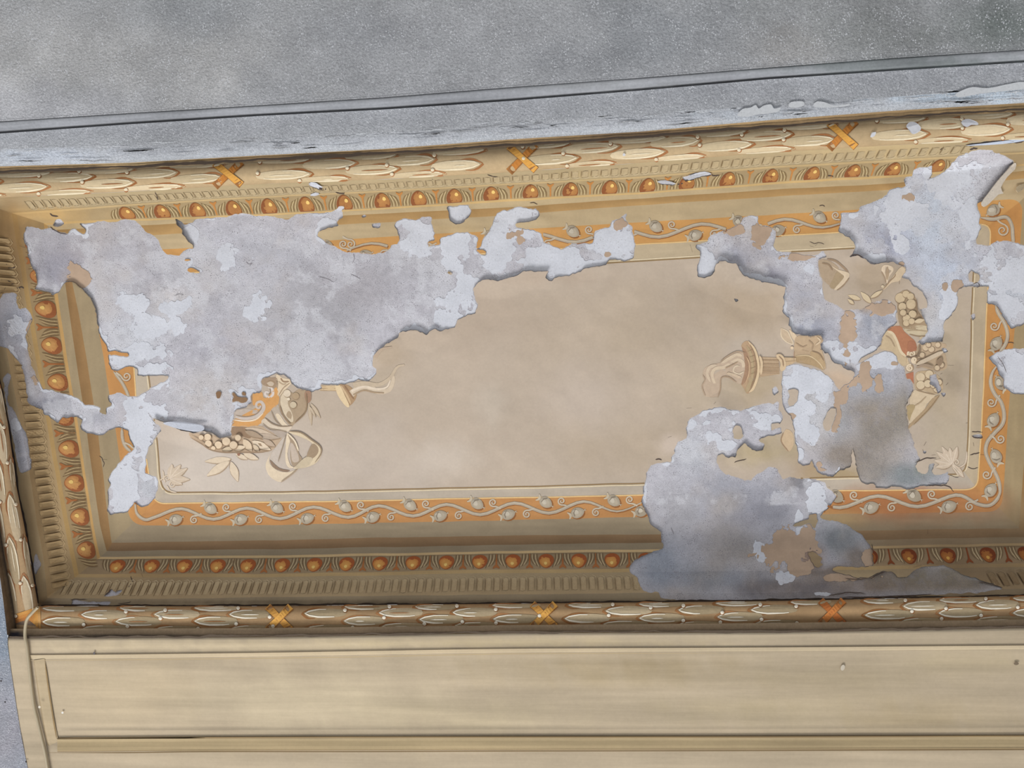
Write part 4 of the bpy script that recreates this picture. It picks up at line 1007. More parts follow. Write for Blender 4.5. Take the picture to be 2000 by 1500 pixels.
for x, y, r in ((1200, 585, 72), (1282, 530, 50), (1345, 565, 50), (1352, 672, 72), (1230, 705, 56), (1372, 812, 56), (1290, 870, 56), (1285, 935, 46), (1240, 790, 44), (1360, 910, 44)):
    p = E5('%d,%d' % (x, y))[0]; q.ell(p[0] + .8, p[1] + 1, r * .155, r * .155, (140, 116, 80)); q.ell(p[0], p[1], r * .135, r * .135, (208, 186, 142))
q.lens(E5('1400,920')[0], E5('1540,890')[0], 9, (212, 192, 150)); q.stroke(E5('1425,620 1440,760 1530,880'), 2.4, (130, 104, 70)); q.build('fruit_cluster', g2)
q = Brush(); q.poly(E5('1250,1030 1390,975 1560,975 1598,1040 1585,1115 1400,1118 1320,1085'), (206, 190, 150)); q.stroke(E5('1290,1040 1420,1035 1590,1050'), 2.4, (170, 150, 112)); q.stroke(E5('1330,1090 1450,1118 1585,1115'), 2.4, (144, 120, 84)); q.poly(E5('1470,1130 1570,1125 1580,1160 1540,1190 1490,1170'), (204, 184, 142)); q.build('ribbon_band', g2)
q = Brush(); q.poly(E5('1020,1010 1200,975 1255,1050 1345,1130 1415,1200 1435,1310 1390,1325 1300,1335 1290,1395 1235,1395 1190,1280 1120,1120'), (178, 110, 64)); q.poly(E6('485,650 600,615 605,785 570,735 485,712'), (178, 102, 60), None, 0); q.poly(E5('1310,1200 1400,1200 1425,1310 1310,1330'), (166, 98, 56)); q.build('cartouche_ground', g2)
q = Brush(); q.poly(E5('1010,1050 1050,1045 1110,1090 1165,1200 1215,1330 1290,1420 1330,1520 1180,1520 1150,1420 1090,1330 1000,1315 920,1290 935,1180'), (204, 182, 138)); q.stroke(E5('1020,1045 1100,1085 1160,1200 1212,1335 1300,1420'), 5, (228, 208, 164)); q.stroke(E5('1000,1110 1070,1160 1130,1270'), 2.4, (164, 140, 104)); q.build('cartouche_border', g2)
q = Brush()
for x, y, r, s, a in ((575, 365, 62, 1, 2.8), (550, 562, 54, -1, -1.2), (612, 452, 46, 1, 1)):
    p = E6('%d,%d' % (x, y))[0]; q.ell(p[0], p[1], r * .15, r * .15, (160, 132, 94)); q.spiral(p[0], p[1], r * .13, (232, 212, 172), 1.6, a, s, 4)
q.stroke(E6('490,410 560,412 640,395 780,405'), 2, (110, 86, 60)); q.stroke(E6('520,420 520,500'), 5, (226, 206, 166)); q.build('scrolls', g2)
q = Brush()
q.poly(E6('660,250 800,205 1050,225 1035,330 1060,430 1060,570 900,600 630,510 640,400'), (184, 160, 122))
for x, y, r in ((770, 280, 46), (850, 300, 46), (940, 240, 40), (720, 380, 40), (810, 240, 36), (990, 520, 40), (930, 560, 40)):
    p = E6('%d,%d' % (x, y))[0]; q.ell(p[0] + .8, p[1] + 1, r * .15, r * .15, (136, 112, 80)); q.ell(p[0], p[1], r * .125, r * .125, (208, 186, 146))
q.stroke(E6('640,515 780,450 900,390 1015,335'), 8, (206, 188, 154)); q.poly(E6('920,470 990,410 1010,480 960,540'), (136, 112, 80)); q.stroke(E6('680,250 690,330 650,420'), 4, (120, 98, 70)); q.stroke(E6('640,560 760,520 880,560'), 5, (160, 138, 108)); q.build('leaf_garland', g2)
q = Brush()
q.poly(E6('630,640 760,600 870,600 1000,740 1000,880 890,930 760,890 625,850'), (190, 166, 124))
for x, y, r in ((700, 690, 64), (820, 650, 60), (700, 800, 62), (800, 780, 54), (930, 850, 54), (960, 760, 40), (880, 800, 44)):
    p = E6('%d,%d' % (x, y))[0]; q.ell(p[0] + .8, p[1] + 1, r * .15, r * .15, (146, 120, 84)); q.ell(p[0], p[1], r * .135, r * .135, (216, 196, 154))
q.build('lower_fruit', g2)
q = Brush()
q.poly(E6('555,960 640,865 905,935 780,1070 745,1180 545,1340 555,1200'), (216, 196, 156)); q.poly(E6('770,1120 860,990 965,945 820,1135 600,1350 530,1410 545,1350'), (172, 146, 104)); q.poly(E6('505,1100 625,1085 570,1220 540,1300'), (176, 154, 102))
q.stroke(E6('640,870 760,905 900,935'), 2.2, (150, 126, 90)); q.stroke(E6('620,1090 700,1040 780,960'), 2.2, (180, 156, 116)); q.stroke(E6('965,950 820,1140 600,1360'), 2, (150, 124, 84)); q.build('ribbon_end', g2)
q = Brush(); q.poly(pts('1529,850 1536,838 1548,846 1550,868 1541,882 1530,872 1526,860'), (206, 180, 138)); q.stroke(pts('1530,845 1526,862 1540,882'), 2.4, (150, 122, 86)); q.build('scrap_of_leaf', g2)

Brush.fade = 0
# --- cracks and small losses
def cracks(name, parent, items, rgb=(84, 72, 66), mapf=flat_map, cut=False):
    for s, w_ in items:
        q = Brush(mapf, cut)
        p = pts(s); p = catmull(p, False, 3); p = p + np.stack([vnoise(p[:, 0], p[:, 1], 5, 1), vnoise(p[:, 0], p[:, 1], 5, 2)], 1) * 1.1
        q.stroke(p, w_ * .75, rgb, .0009, 0)
        q.build(name, parent)
CR = [("303,375 307,383 309,393", 2), ("0,341 60,336 120,331", 1.2), ("1344,352 1336,357 1318,362", 3), ("1389,341 1395,344 1404,342", 3), ("622,369 632,371 638,368", 4), ("655,376 668,378 673,376", 3), ("608,383 618,381", 2), ("585,371 592,369", 2), ("617,399 622,402", 2), ("700,366 708,363", 2),
    ("843,350 846,351", 3), ("952,341 962,344 972,346", 2), ("1093,340 1096,350", 1.6), ("1194,360 1196,347", 1.2), ("724,403 725,410", 1.4), ("1034,397 1042,396 1050,398", 2), ("1615,344 1622,343 1628,346", 3), ("1688,344 1692,343 1696,346", 3), ("1664,345 1674,344", 2), ("1836,293 1842,290 1846,291", 3), ("1870,265 1876,262", 2.6), ("1894,292 1902,290 1910,289", 4), ("1805,298 1812,294", 2), ("1825,316 1826,322", 1.6), ("1534,317 1536,320", 3), ("1600,403 1606,401 1612,404", 2),
    ("1970,275 1985,278 2000,276", 4), ("1886,283 1910,281 1940,276", 2.6), ("1866,284 1884,285", 2), ("97,418 104,421 113,422", 3.4), ("98,442 106,450 118,455 131,458", 2.4), ("12,514 16,522 22,524 30,522", 2.6), ("15,548 22,552 28,556", 2.6), ("8,566 12,560", 3), ("33,562 42,560 46,563", 3.4), ("44,465 47,470", 2.4), ("37,480 50,484", 2),
    ("194,890 200,897 203,905 201,912", 1.6), ("200,897 210,898", 1.4), ("132,905 133,912", 1.6), ("255,1125 258,1136 254,1142 250,1147", 2), ("276,1120 280,1128", 1.2), ("240,1110 246,1095", 1.6), ("205,1163 213,1156 217,1151", 2.6), ("138,1172 150,1170 170,1171", 2), ("230,1178 245,1178 256,1175", 1.6), ("360,1183 376,1182 392,1184", 1.6),
    ("1341,798 1351,797", 1.4), ("1395,790 1398,784", 1.4), ("1281,898 1287,897 1293,899", 3), ("1434,903 1445,900 1458,896", 2.2), ("1305,855 1312,852", 1.6), ("1788,904 1800,898 1812,895 1828,894", 2.6), ("1820,890 1828,889", 1.6), ("1801,878 1806,885", 2), ("1804,870 1809,863", 2), ("1842,914 1850,914", 2.4), ("1898,843 1906,843 1919,844", 2.2), ("1898,852 1908,856 1920,855", 2.6), ("1895,889 1906,886 1914,884", 2.6), ("1915,888 1924,889", 1.8), ("1901,864 1902,872", 2.4), ("1889,912 1900,915 1910,914", 1.8), ("1812,946 1822,948 1838,948 1853,950 1862,960", 2.6), ("1854,928 1864,931 1872,933", 1.4), ("1886,826 1890,826", 2),
    ("1700,1131 1715,1122 1728,1117", 2.6), ("1650,1129 1672,1131 1690,1131", 1.8), ("1620,1162 1640,1160 1660,1157 1692,1160", 2.2), ("1640,1167 1700,1166 1760,1164 1820,1160", 2.6), ("1910,1136 1930,1140 1958,1148", 2), ("1840,1151 1848,1149", 1.4), ("1812,1033 1812,1043", 1.4), ("1784,1108 1800,1103", 1.6), ("1703,1062 1706,1080 1707,1102", 2),
    ("1766,697 1790,701 1800,700", 1.6), ("1836,731 1840,728", 2), ("1848,752 1852,748", 2), ("1852,714 1862,713", 1.4), ("1955,671 1972,669 1980,671", 2), ("1948,694 1960,712 1966,728", 1.4), ("1598,476 1592,480", 1.2), ("1580,472 1590,476 1602,474 1610,477", 1.4), ("1582,480 1590,482", 1.6), ("1348,478 1352,492", 1.2),
    ("1661,500 1672,497 1686,503", 3), ("1900,555 1908,552 1914,558 1908,562", 1.6), ("330,497 338,502", 1), ("1000,1176 1020,1175", 2), ("1300,1172 1350,1173", 1.6), ("850,385 857,389", 1.4)]
cracks('crack', ceiling, CR)
hair = lambda px, py, l: P(px, py, zbare(px, py) - samp(UND, px, py) - .0012 - l)
for s in ("480,511 486,516 492,514 487,520", "340,578 352,574 358,577", "285,590 300,586", "690,495 692,505 688,515", "684,535 695,540 705,546", "310,560 345,566", "1310,1030 1314,1038 1316,1044", "1280,950 1285,954", "338,540 342,548", "620,540 640,545 652,552"):
    q = Brush(hair, False); p = catmull(pts(s), False, 3); q.stroke(p, .9, (140, 136, 140), .0002, 0); q.build('hairline', ceiling)

# --- torn flakes that hang from the cove
def flake(p, rgb=(206, 208, 216), hang=.02, label=None):
    p = np.array(p, float); m = p.mean(0)
    top = P(p[:, 0], p[:, 1], zpaint(p[:, 0], p[:, 1]) - .002 - hang * (p[:, 1] - p[:, 1].min()) / (np.ptp(p[:, 1]) + 1e-6))
    n = len(p); lo_ = top + np.array([0, 0, .004])
    o = make('plaster_flake', np.vstack([top, lo_]), [tuple(range(n))] + [tuple(range(2 * n - 1, n - 1, -1))] + [(i, (i + 1) % n, n + (i + 1) % n, n + i) for i in range(n)], np.tile(lin(rgb), (2 * n, 1)), M_SKIM, None)
    tag(o, label, 'plaster flake', None, 'torn plaster flakes hanging from the ceiling')
flake(catmull(pts('1343,347 1358,339 1376,335 1390,340 1374,343 1358,347 1346,352'), True, 2), label='long pale curled plaster flake over the eggs right of the top middle')
flake(catmull(pts('603,358 613,355 624,362 631,366 618,364 606,363'), True, 2), label='short white plaster flake hanging over the fluted band, left of the middle ribbon cross')
flake(catmull(pts('1284,354 1300,352 1321,359 1306,360 1290,358'), True, 2), hang=.012, label='flat white plaster flake just below left of the long curled one')
flake(catmull(pts('605,381 616,376 624,379 614,383'), True, 2), hang=.01, label='tiny white plaster chip hanging just below the short white flake')
flake(catmull(pts('1976,322 1984,318 1983,330 1968,345 1955,366 1960,378 1950,380 1932,398 1922,404 1917,396 1930,378 1948,354 1964,336'), True, 2), (206, 196, 182), .012, label='large beige torn plaster flap curling at the upper right corner')
flake(catmull(pts('318,826 345,823 370,826 392,830 399,836 394,842 378,843 350,838 330,832'), True, 2), (214, 218, 228), .008, label='bright white plaster lip along the lower edge of the big left bare patch')
flake(catmull(pts('1887,284 1930,279 1970,274 2000,271 2000,275 1960,281 1910,284'), True, 2), (190, 200, 216), .006, label='thin bluish plaster sliver along the top moulding at the right edge')
flake(catmull(pts('1985,365 2000,358 2010,358 2000,368 1988,376'), True, 2), (206, 190, 160), .02, label='brown curled plaster scrap at the far right edge beside the orange corner')

# ------------------------------------------------------------------ half-round laurel beads
def bead(name, label, c0, c1, vertical, s0, s1, z0, r, rgb, seg=14, step=6):
    """Half-round moulding between pixel lines c0 and c1."""
    s = np.arange(s0, s1 + step, step, dtype=float)
    a = np.linspace(-math.pi / 2, math.pi / 2, seg + 1)[:, None]
    lo_, hi_ = c0(s), c1(s)
    m, h = (lo_ + hi_) / 2, (hi_ - lo_) / 2
    cross = m[None] + h[None] * np.sin(a); z = z0 - r * np.cos(a) + 0 * cross
    S = s[None] + 0 * cross
    X, Y = (cross, S) if vertical else (S, cross)
    C = np.broadcast_to(lin(rgb), X.shape + (3,)) * (1 + .10 * vnoise(S, cross * 8, 70, 2) + .08 * fbm(X, Y, 20, 3, 3))[..., None]
    upper_dark = np.clip(-np.sin(a) - .72, 0, 1) * 2.2  # colour darkens towards the upper edge of the horizontal beads
    C = C * (1 - .55 * np.clip(upper_dark + .25 * vnoise(S, cross, 60, 7) * (upper_dark > 0), 0, 1) ** 1.2)[..., None] if not vertical else C
    i = np.arange(X.size).reshape(X.shape)
    fc = np.stack([i[:-1, :-1], i[:-1, 1:], i[1:, 1:], i[1:, :-1]], -1).reshape(-1, 4).tolist()
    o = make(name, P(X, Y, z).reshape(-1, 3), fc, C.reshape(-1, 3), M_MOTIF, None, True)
    tag(o, label, 'moulding', 'structure')
    def mapf(px, py, lift):
        al, cr = (py, px) if vertical else (px, py)
        l_, h_ = c0(al), c1(al)
        v = np.clip((cr - (l_ + h_) / 2) / ((h_ - l_) / 2), -.995, .995)
        return P(px, py, z0 - r * np.sqrt(1 - v * v) - lift)
    def at(s_, v):
        s_ = np.asarray(s_, float); v = np.asarray(v, float)
        cr = (c0(s_) + c1(s_)) / 2 + v * (c1(s_) - c0(s_)) / 2
        return np.stack([cr, s_], -1) if vertical else np.stack([s_, cr], -1)
    return o, mapf, at
TB0 = Line((0, 337), (250, 327), (500, 313), (750, 300), (1000, 284), (1250, 267), (1500, 248), (1750, 229), (2000, 215))
BB1 = Line((25, 1232), (500, 1231), (1000, 1225), (1500, 1221), (2000, 1214))
LB0 = Line((380, -128), (750, -54), (850, -30), (1000, -8), (1100, 8), (1187, 24), (1232, 30))
ZB = 4.622
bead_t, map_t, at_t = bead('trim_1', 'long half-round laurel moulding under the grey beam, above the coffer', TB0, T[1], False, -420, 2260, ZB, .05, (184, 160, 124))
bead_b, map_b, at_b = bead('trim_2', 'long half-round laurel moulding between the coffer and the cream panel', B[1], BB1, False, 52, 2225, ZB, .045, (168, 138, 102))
bead_l, map_l, at_l = bead('trim_3', 'short half-round laurel moulding down the left side of the coffer', LB0, LV[1], True, 330, 1232, ZB, .045, (166, 138, 104))
def laurel(o, mapf, at, s0, s1, period, tipdir, fill, light, line, avoid, jit, seg=0):
    """Overlapping leaves in staggered rows, with berries at their tips."""
    half = period / 2; ln = period * .535
    rows = ((-.84, 0, .28), (-.34, 1, .40), (.28, 0, .40), (.83, 1, .26))
    n = int((s1 - s0) / half) + 1
    for i in range(n):
        for v, par, hv in rows:
            if (i + par) % 2: continue
            a = s0 + i * half + random.uniform(-jit, jit); b = a + ln * random.uniform(.94, 1.12)
            if any(abs((a + b) / 2 - x) < w_ for x, w_ in avoid): continue
            if tipdir < 0: a, b = b, a
            v0 = v + random.uniform(-.05, .05)
            k = np.array([0, .1, .35, .75, 1.06, 1.06, .75, .35, .1]); sg = np.array([0, .52, .96, .92, .5, -.5, -.92, -.96, -.52])
            q = Brush(mapf, False)
            pp = at(a + (b - a) * k, np.clip(v0 + hv * sg, -.97, .97))
            dk = tuple(np.array(line) + random.uniform(-14, 10)); fl = tuple(np.array(fill) + random.uniform(-14, 14))
            kk = np.linspace(-.03, 1.04, 12)
            q.stroke(at(a + (b - a) * np.linspace(-.06, random.uniform(.4, .7), 6), np.clip(v0 - hv * np.array([.1, .6, .98, 1.08, 1.02, .9]), -.98, .98)), [1.5, random.uniform(2.5, 5), 3, 1], dk, .0006, 3)
            q.stroke(at(a + (b - a) * np.linspace(-.07, random.uniform(.2, .6), 5), np.clip(v0 + hv * np.array([0, .7, 1.05, 1.1, 1.0]), -.98, .98)), [4.5, random.uniform(2, 4), 2, 1], dk, .0006, 3)
            q.poly(pp, fl, .001, 2, .0004)
            tt = np.concatenate([np.linspace(random.uniform(.35, .7), 0, 7), np.linspace(0, random.uniform(.5, .95), 8)[1:]])
            sg_ = np.concatenate([-np.ones(7), np.ones(7)])
            e = np.interp(tt, [0, .04, .1, .35, .75, 1.06], [0, .3, .52, .94, .9, .5]) * hv * .86 * sg_
            q.stroke(at(a + (b - a) * (tt + .02), np.clip(v0 + e, -.97, .97)), [1.2, 2.0, 2.6, random.uniform(2.6, 3.8), 1.4], light, .0022, 0)
            if random.random() < .75:
                tt = np.linspace(random.uniform(.2, .35), random.uniform(.5, .85), 5)
                q.stroke(at(a + (b - a) * tt, v0 + .08 * hv + 0 * tt), 1.8, light if random.random() < .6 else dk, .0028, 0)
            q.build('leaf', o)
            if random.random() < .8:
                bp_ = at(b + (b - a) * .06, np.clip(v0 + random.choice((-1, 1)) * hv * .6, -.85, .85))
                q = Brush(mapf, False); q.ell(bp_[0] + .8, bp_[1] + .9, 4.6, 4.4, dk, 0, .003, 10); q.ell(bp_[0], bp_[1], 3.7, 3.6, tuple(np.array(light) * .97), 0, .0036, 10, .003); q.build('berry', o)
def cross(o, mapf, at, s, w, c1, c2, lean=1):
    q = Brush(mapf, False)
    v = np.linspace(-.97, .97, 12)
    for k, sg in enumerate((-1, 1)):
        pth = at(s + sg * lean * w * v, v)
        q.stroke(pth + (1, 1), [15, 12.5, 15], (150, 104, 62), .0028 + .0008 * k, 0); q.stroke(pth, [14, 11, 14], c2 if k == 0 else c1, .0032 + .0008 * k, 0)
    q.build('ribbon_cross', o)
XT, XB = [445, 1020, 1645], [545, 1062, 1625]
laurel(bead_t, map_t, at_t, -180, 2150, 172, -1, (202, 183, 149), (228, 214, 184), (162, 110, 70), [(x, 46) for x in XT], 6)
laurel(bead_b, map_b, at_b, 84, 2150, 146, 1, (170, 152, 122), (232, 224, 206), (158, 112, 72), [(x, 40) for x in XB], 5)
laurel(bead_l, map_l, at_l, 520, 1160, 150, 1, (172, 153, 124), (216, 202, 176), (150, 104, 70), [], 5)
for x in XT: cross(bead_t, map_t, at_t, x, 27, (214, 158, 78), (186, 122, 58))
for x in XB: cross(bead_b, map_b, at_b, x, 23, (218, 164, 84) if x < 1500 else (196, 124, 66), (212, 156, 80) if x < 1500 else (180, 108, 58), -1)
q = Brush(map_b, False); v_ = np.linspace(-.97, .97, 14)
for k in range(5): q.stroke(at_b(60 + 4.2 * k + 5 * v_ * (k / 4 - .8) - 6 * v_ * (4 - k) / 4, v_), 5, ((196, 132, 70), (204, 142, 76), (212, 156, 84), (206, 152, 84), (196, 150, 92))[k], .002, 0, False)
q.build('corner_ribbon', bead_b)
q = Brush(map_l, False)
for k in range(5): q.stroke(at_l(1196 + 5.5 * k + 8 * v_ * (-1 if k < 3 else .2), v_), 6.4, ((200, 146, 80), (192, 132, 70), (178, 116, 62), (132, 104, 80), (120, 102, 86))[k], .002, 0, False)
q.build('corner_ribbon', bead_l)
# chips of bare lime on the top bead
for s in ('1770,246 1778,238 1790,240 1799,250 1794,258 1783,262 1776,255', '1878,237 1890,232 1908,238 1910,244 1898,244 1888,248 1880,244', '1216,302 1219,299 1222,303 1218,305', '1703,260 1711,258 1708,266 1700,268'):
    q = Brush(map_t, False); q.poly(pts(s), (206, 206, 210), .008); q.build('lime_chip', bead_t)

# ------------------------------------------------------------------ beams round the coffer
XS = np.arange(-1000, 3300, 9.0)
def run(name, parent, lines, mat, xs=XS, vert=False, curve=4, label=None, kind=None, cat=None, blobs=(), amp=.10, stretch=1):
    """A long plastered profile through (line, z, colour) stations."""
    rows = []
    for (l0, z0, c0), (l1, z1, c1) in zip(lines[:-1], lines[1:]):
        for t in np.linspace(0, 1, curve + 1)[:-1] if (l1, z1, c1) != lines[-1] else np.linspace(0, 1, curve + 1):
            rows.append((l0(xs) * (1 - t) + l1(xs) * t, z0 + (z1 - z0) * t, lin(c0) * (1 - t) + lin(c1) * t))
    Yv = np.stack([r[0] for r in rows]); Zv = np.stack([np.full(len(xs), r[1]) for r in rows]); Cv = np.stack([np.tile(r[2], (len(xs), 1)) for r in rows])
    Xv = np.tile(xs, (len(rows), 1))
    if vert: Xv, Yv = Yv, Xv
    Cv = mix(Cv, Xv, Yv, blobs, .6)
    Cv = Cv * (1 + amp * fbm(Xv / stretch, Yv, 60, 12, 4))[..., None]
    Zv = Zv + .0025 * fbm(Xv, Yv, 90, 33, 3)
    i = np.arange(Xv.size).reshape(Xv.shape)
    fc = np.stack([i[:-1, :-1], i[:-1, 1:], i[1:, 1:], i[1:, :-1]], -1).reshape(-1, 4).tolist()
    o = make(name, P(Xv, Yv, Zv).reshape(-1, 3), fc, Cv.reshape(-1, 3), mat, parent, True)
    if label: tag(o, label, cat, kind)
    return o
def shift(l, d): return Line(*[(x, y + d) for x, y in zip(l.x, l.y)])
G1 = Line((0, 325), (250, 318), (500, 304), (750, 291), (1000, 272), (1250, 257), (1500, 235), (1750, 216), (2000, 201))
G2 = Line((0, 292), (250, 281), (500, 270), (750, 256), (1000, 241), (1250, 222), (1500, 206), (1750, 189), (2000, 170))
G3 = Line((0, 259), (250, 241), (500, 225), (750, 212), (1000, 195), (1250, 175), (1500, 153), (1750, 136), (2000, 120))
G4 = Line((0, 237), (250, 221), (500, 206), (750, 190), (1000, 170), (1250, 152), (1500, 132), (1750, 113), (2000, 97))
GTOP = Line((-340, -900), (2360, -1120))
STUC_BLOBS = [(150, 120, 400, 120, (182, 181, 180), .7), (900, 80, 300, 120, (164, 165, 168), .7), (1300, 60, 200, 100, (142, 145, 149), .7), (1700, 60, 300, 120, (138, 140, 139), .8), (1960, 50, 170, 100, (112, 119, 116), .85), (700, 60, 120, 60, (146, 148, 152), .5), (60, 200, 200, 50, (184, 184, 188), .6), (1550, 90, 90, 60, (158, 156, 154), .6), (350, 20, 120, 60, (148, 152, 156), .5), (1130, 120, 120, 40, (142, 144, 148), .5)]
back = run('wall_back', None, [(G4, 4.515, (168, 169, 172)), (Line((-340, 80), (2360, -80)), 4.50, (163, 164, 166)), (GTOP, 4.46, (168, 168, 168))], M_STUC, label='grey pebbled stucco beam running along the top of the coffer', kind='structure', cat='beam', curve=40, blobs=STUC_BLOBS, amp=.17)
S0 = lambda l, d: shift(l, d)
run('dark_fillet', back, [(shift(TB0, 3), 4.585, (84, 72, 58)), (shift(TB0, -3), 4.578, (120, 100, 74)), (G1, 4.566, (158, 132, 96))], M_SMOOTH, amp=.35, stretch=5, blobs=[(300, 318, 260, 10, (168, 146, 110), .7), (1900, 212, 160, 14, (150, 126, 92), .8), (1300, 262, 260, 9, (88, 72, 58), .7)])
run('rounded_band', back, [(G1, 4.566, (176, 179, 184)), (shift(G1, -6), 4.556, (190, 194, 200)), (shift(G1, -16), 4.548, (184, 187, 193)), (G2, 4.542, (168, 170, 174))], M_STUC, amp=.14, stretch=4, blobs=[(60, 305, 160, 18, (192, 198, 208), .9), (1900, 188, 200, 18, (190, 202, 214), .9), (1500, 222, 160, 14, (184, 190, 198), .8)])
run('stucco_band', back, [(G2, 4.542, (168, 170, 174)), (shift(G3, 8), 4.536, (166, 168, 173)), (shift(G3, 2), 4.533, (165, 168, 173))], M_STUC, amp=.16, curve=10)
run('ledge_moulding', back, [(shift(G3, 2), 4.534, (120, 121, 124)), (shift(G3, .5), 4.539, (84, 84, 86)), (shift(G3, -1.5), 4.539, (92, 93, 95)), (shift(G3, -4), 4.529, (150, 152, 157)), (Line(*[(x, float(G3(x) * .45 + G4(x) * .55)) for x in G3.x]), 4.526, (168, 170, 175)), (shift(G4, 2), 4.525, (156, 158, 162)), (shift(G4, 0), 4.528, (120, 121, 122)), (shift(G4, -3), 4.514, (154, 155, 158))], M_SMOOTH, amp=.16, stretch=4, curve=3, blobs=[(1750, 125, 320, 22, (124, 131, 131), .7), (1100, 165, 200, 14, (148, 150, 152), .6)])
q = Brush(lambda px, py, l: P(px, py, 4.545 - l), False)
for k in range(120):
    x = random.uniform(-40, 2040); n = random.uniform(14, 70); y = float(G1(x)) - random.choice((6, 9, 20, 27, 32)) - random.uniform(0, 4)
    xx = np.linspace(x, x + n, 6); dy = G1(xx) - G1(x)
    q.stroke(np.stack([xx, y + dy + np.array([random.uniform(-1.2, 1.2) for _ in xx])], 1), [.6, random.uniform(1, 3.4), random.uniform(1, 3), .6], random.choice(((206, 209, 214), (198, 200, 205), (160, 161, 164), (210, 213, 217))), .003, 2)
o_ = q.build('limewash_streaks', back, M_STUC); o_['kind'] = 'stuff'
def seam(name, parent, line, x0, x1, z, rgb, w, k, vert=False):
    q = Brush(lambda px, py, l: P(px, py, z - l), False)
    x = np.arange(x0, x1, 7.0); y = line(x) + 1.6 * vnoise(x, x * 0, 24, k) + .8 * vnoise(x, x * 0, 7, k + 1)
    ww = w * (1 + .55 * vnoise(x, x * 0, 90, k + 2) + .3 * vnoise(x, x * 0, 12, k + 3))
    p = np.stack([y, x], 1) if vert else np.stack([x, y], 1)
    d = np.array([1, 0]) if vert else np.array([0, 1])
    V = np.vstack([p - d * ww[:, None] / 2, p + d * ww[:, None] / 2]); m = len(p)
    q._put(V, lin(rgb), .001, [(i, i + 1, m + i + 1, m + i) for i in range(m - 1)]); return q.build(name, parent)
seam('dark_seam', back, shift(TB0, -1), -300, 2300, 4.5655, (74, 63, 54), 4.6, 3)
# pale limewash scabs along the rounded band
for s in ('1440,226 1450,213 1466,210 1476,205 1482,212 1492,206 1506,204 1512,212 1524,210 1520,218 1500,222 1478,224 1460,228', '1540,206 1546,199 1568,198 1570,206 1556,210 1544,210', '1588,206 1596,198 1612,200 1630,206 1660,203 1650,208 1620,210 1596,210', '1866,184 1880,176 1900,170 1930,172 1970,164 2000,160 2010,172 1960,178 1920,182 1888,188 1872,190'):
    q = Brush(lambda px, py, l: P(px, py, 4.536 - l), False); q.poly(pts(s), (196, 198, 200)); q.build('limewash_scab', back, M_SKIM)

# cream panelled beam in front
C1 = Line((15, 1247), (500, 1245), (1000, 1237), (1500, 1236), (2000, 1227))
C2 = Line((60, 1283), (400, 1280), (1000, 1270), (1500, 1268), (2000, 1264))
C3 = Line((110, 1442), (400, 1440), (1000, 1438), (1500, 1438), (2000, 1437))
C4 = Line((90, 1467), (400, 1465), (1000, 1464), (1500, 1463), (2000, 1461))
CB_ = Line((-340, 2420), (2360, 2400))
CREAM_BLOBS = [(500, 1262, 500, 14, (208, 190, 158), .8), (250, 1350, 160, 70, (196, 178, 148), .7), (600, 1370, 260, 60, (206, 190, 160), .7), (1200, 1310, 320, 26, (172, 154, 122), .7), (1250, 1290, 120, 10, (160, 142, 112), .6), (1640, 1330, 260, 34, (178, 162, 134), .7), (1500, 1390, 260, 24, (180, 164, 132), .6), (1800, 1400, 200, 30, (176, 158, 126), .7), (900, 1400, 240, 30, (200, 184, 152), .6), (1900, 1290, 160, 26, (182, 166, 136), .7), (1000, 1255, 400, 10, (196, 178, 142), .6), (700, 1490, 300, 20, (204, 184, 146), .6), (1100, 1490, 300, 16, (186, 168, 134), .6), (400, 1480, 200, 10, (196, 174, 132), .5)]
front_xs = np.arange(16, 2360, 8.0)
edge_y = np.array([1247, 1260, 1320, 1380, 1440, 1500, 1700, 1980., 2440]); edge_x = np.array([14, 14, 22, 31, 41, 53, 98, 160., 265])
def front_grid(name, parent, stations, mat, label=None):
    ts = np.linspace(0, 1, 200)
    rows = []
    for (l0, z0, c0), (l1, z1, c1) in zip(stations[:-1], stations[1:]):
        n = 6
        for t in np.linspace(0, 1, n + 1)[:(n + 1 if (l1, z1, c1) == stations[-1] else n)]:
            y0 = float(l0(50) * (1 - t) + l1(50) * t)
            x0 = float(np.interp(y0, edge_y, edge_x))
            xs = x0 + (3300 - x0) * ts ** 1.3
            rows.append((xs, l0(xs) * (1 - t) + l1(xs) * t, np.full(200, z0 + (z1 - z0) * t), np.tile(lin(c0) * (1 - t) + lin(c1) * t, (200, 1))))
    Xv, Yv, Zv, Cv = (np.stack([r[i] for r in rows]) for i in range(4))
    Cv = mix(Cv, Xv, Yv, CREAM_BLOBS, .6); Cv = Cv * (1 + .05 * fbm(Xv / 4, Yv, 40, 12, 4))[..., None]
    i = np.arange(Xv.size).reshape(Xv.shape)
    fc = np.stack([i[:-1, :-1], i[:-1, 1:], i[1:, 1:], i[1:, :-1]], -1).reshape(-1, 4).tolist()
    return make(name, P(Xv, Yv, Zv).reshape(-1, 3), fc, Cv.reshape(-1, 3), mat, parent, True)
CR_ = (183, 167, 142)
front = front_grid('wall_front', None, [(shift(C1, -2), 4.552, (120, 104, 80)), (C1, 4.540, CR_), (C2, 4.538, CR_), (C3, 4.540, CR_), (C4, 4.538, CR_), (CB_, 4.53, CR_)], M_CREAM)
tag(front, 'cream limewashed panelled beam along the bottom of the coffer', 'beam', 'structure')
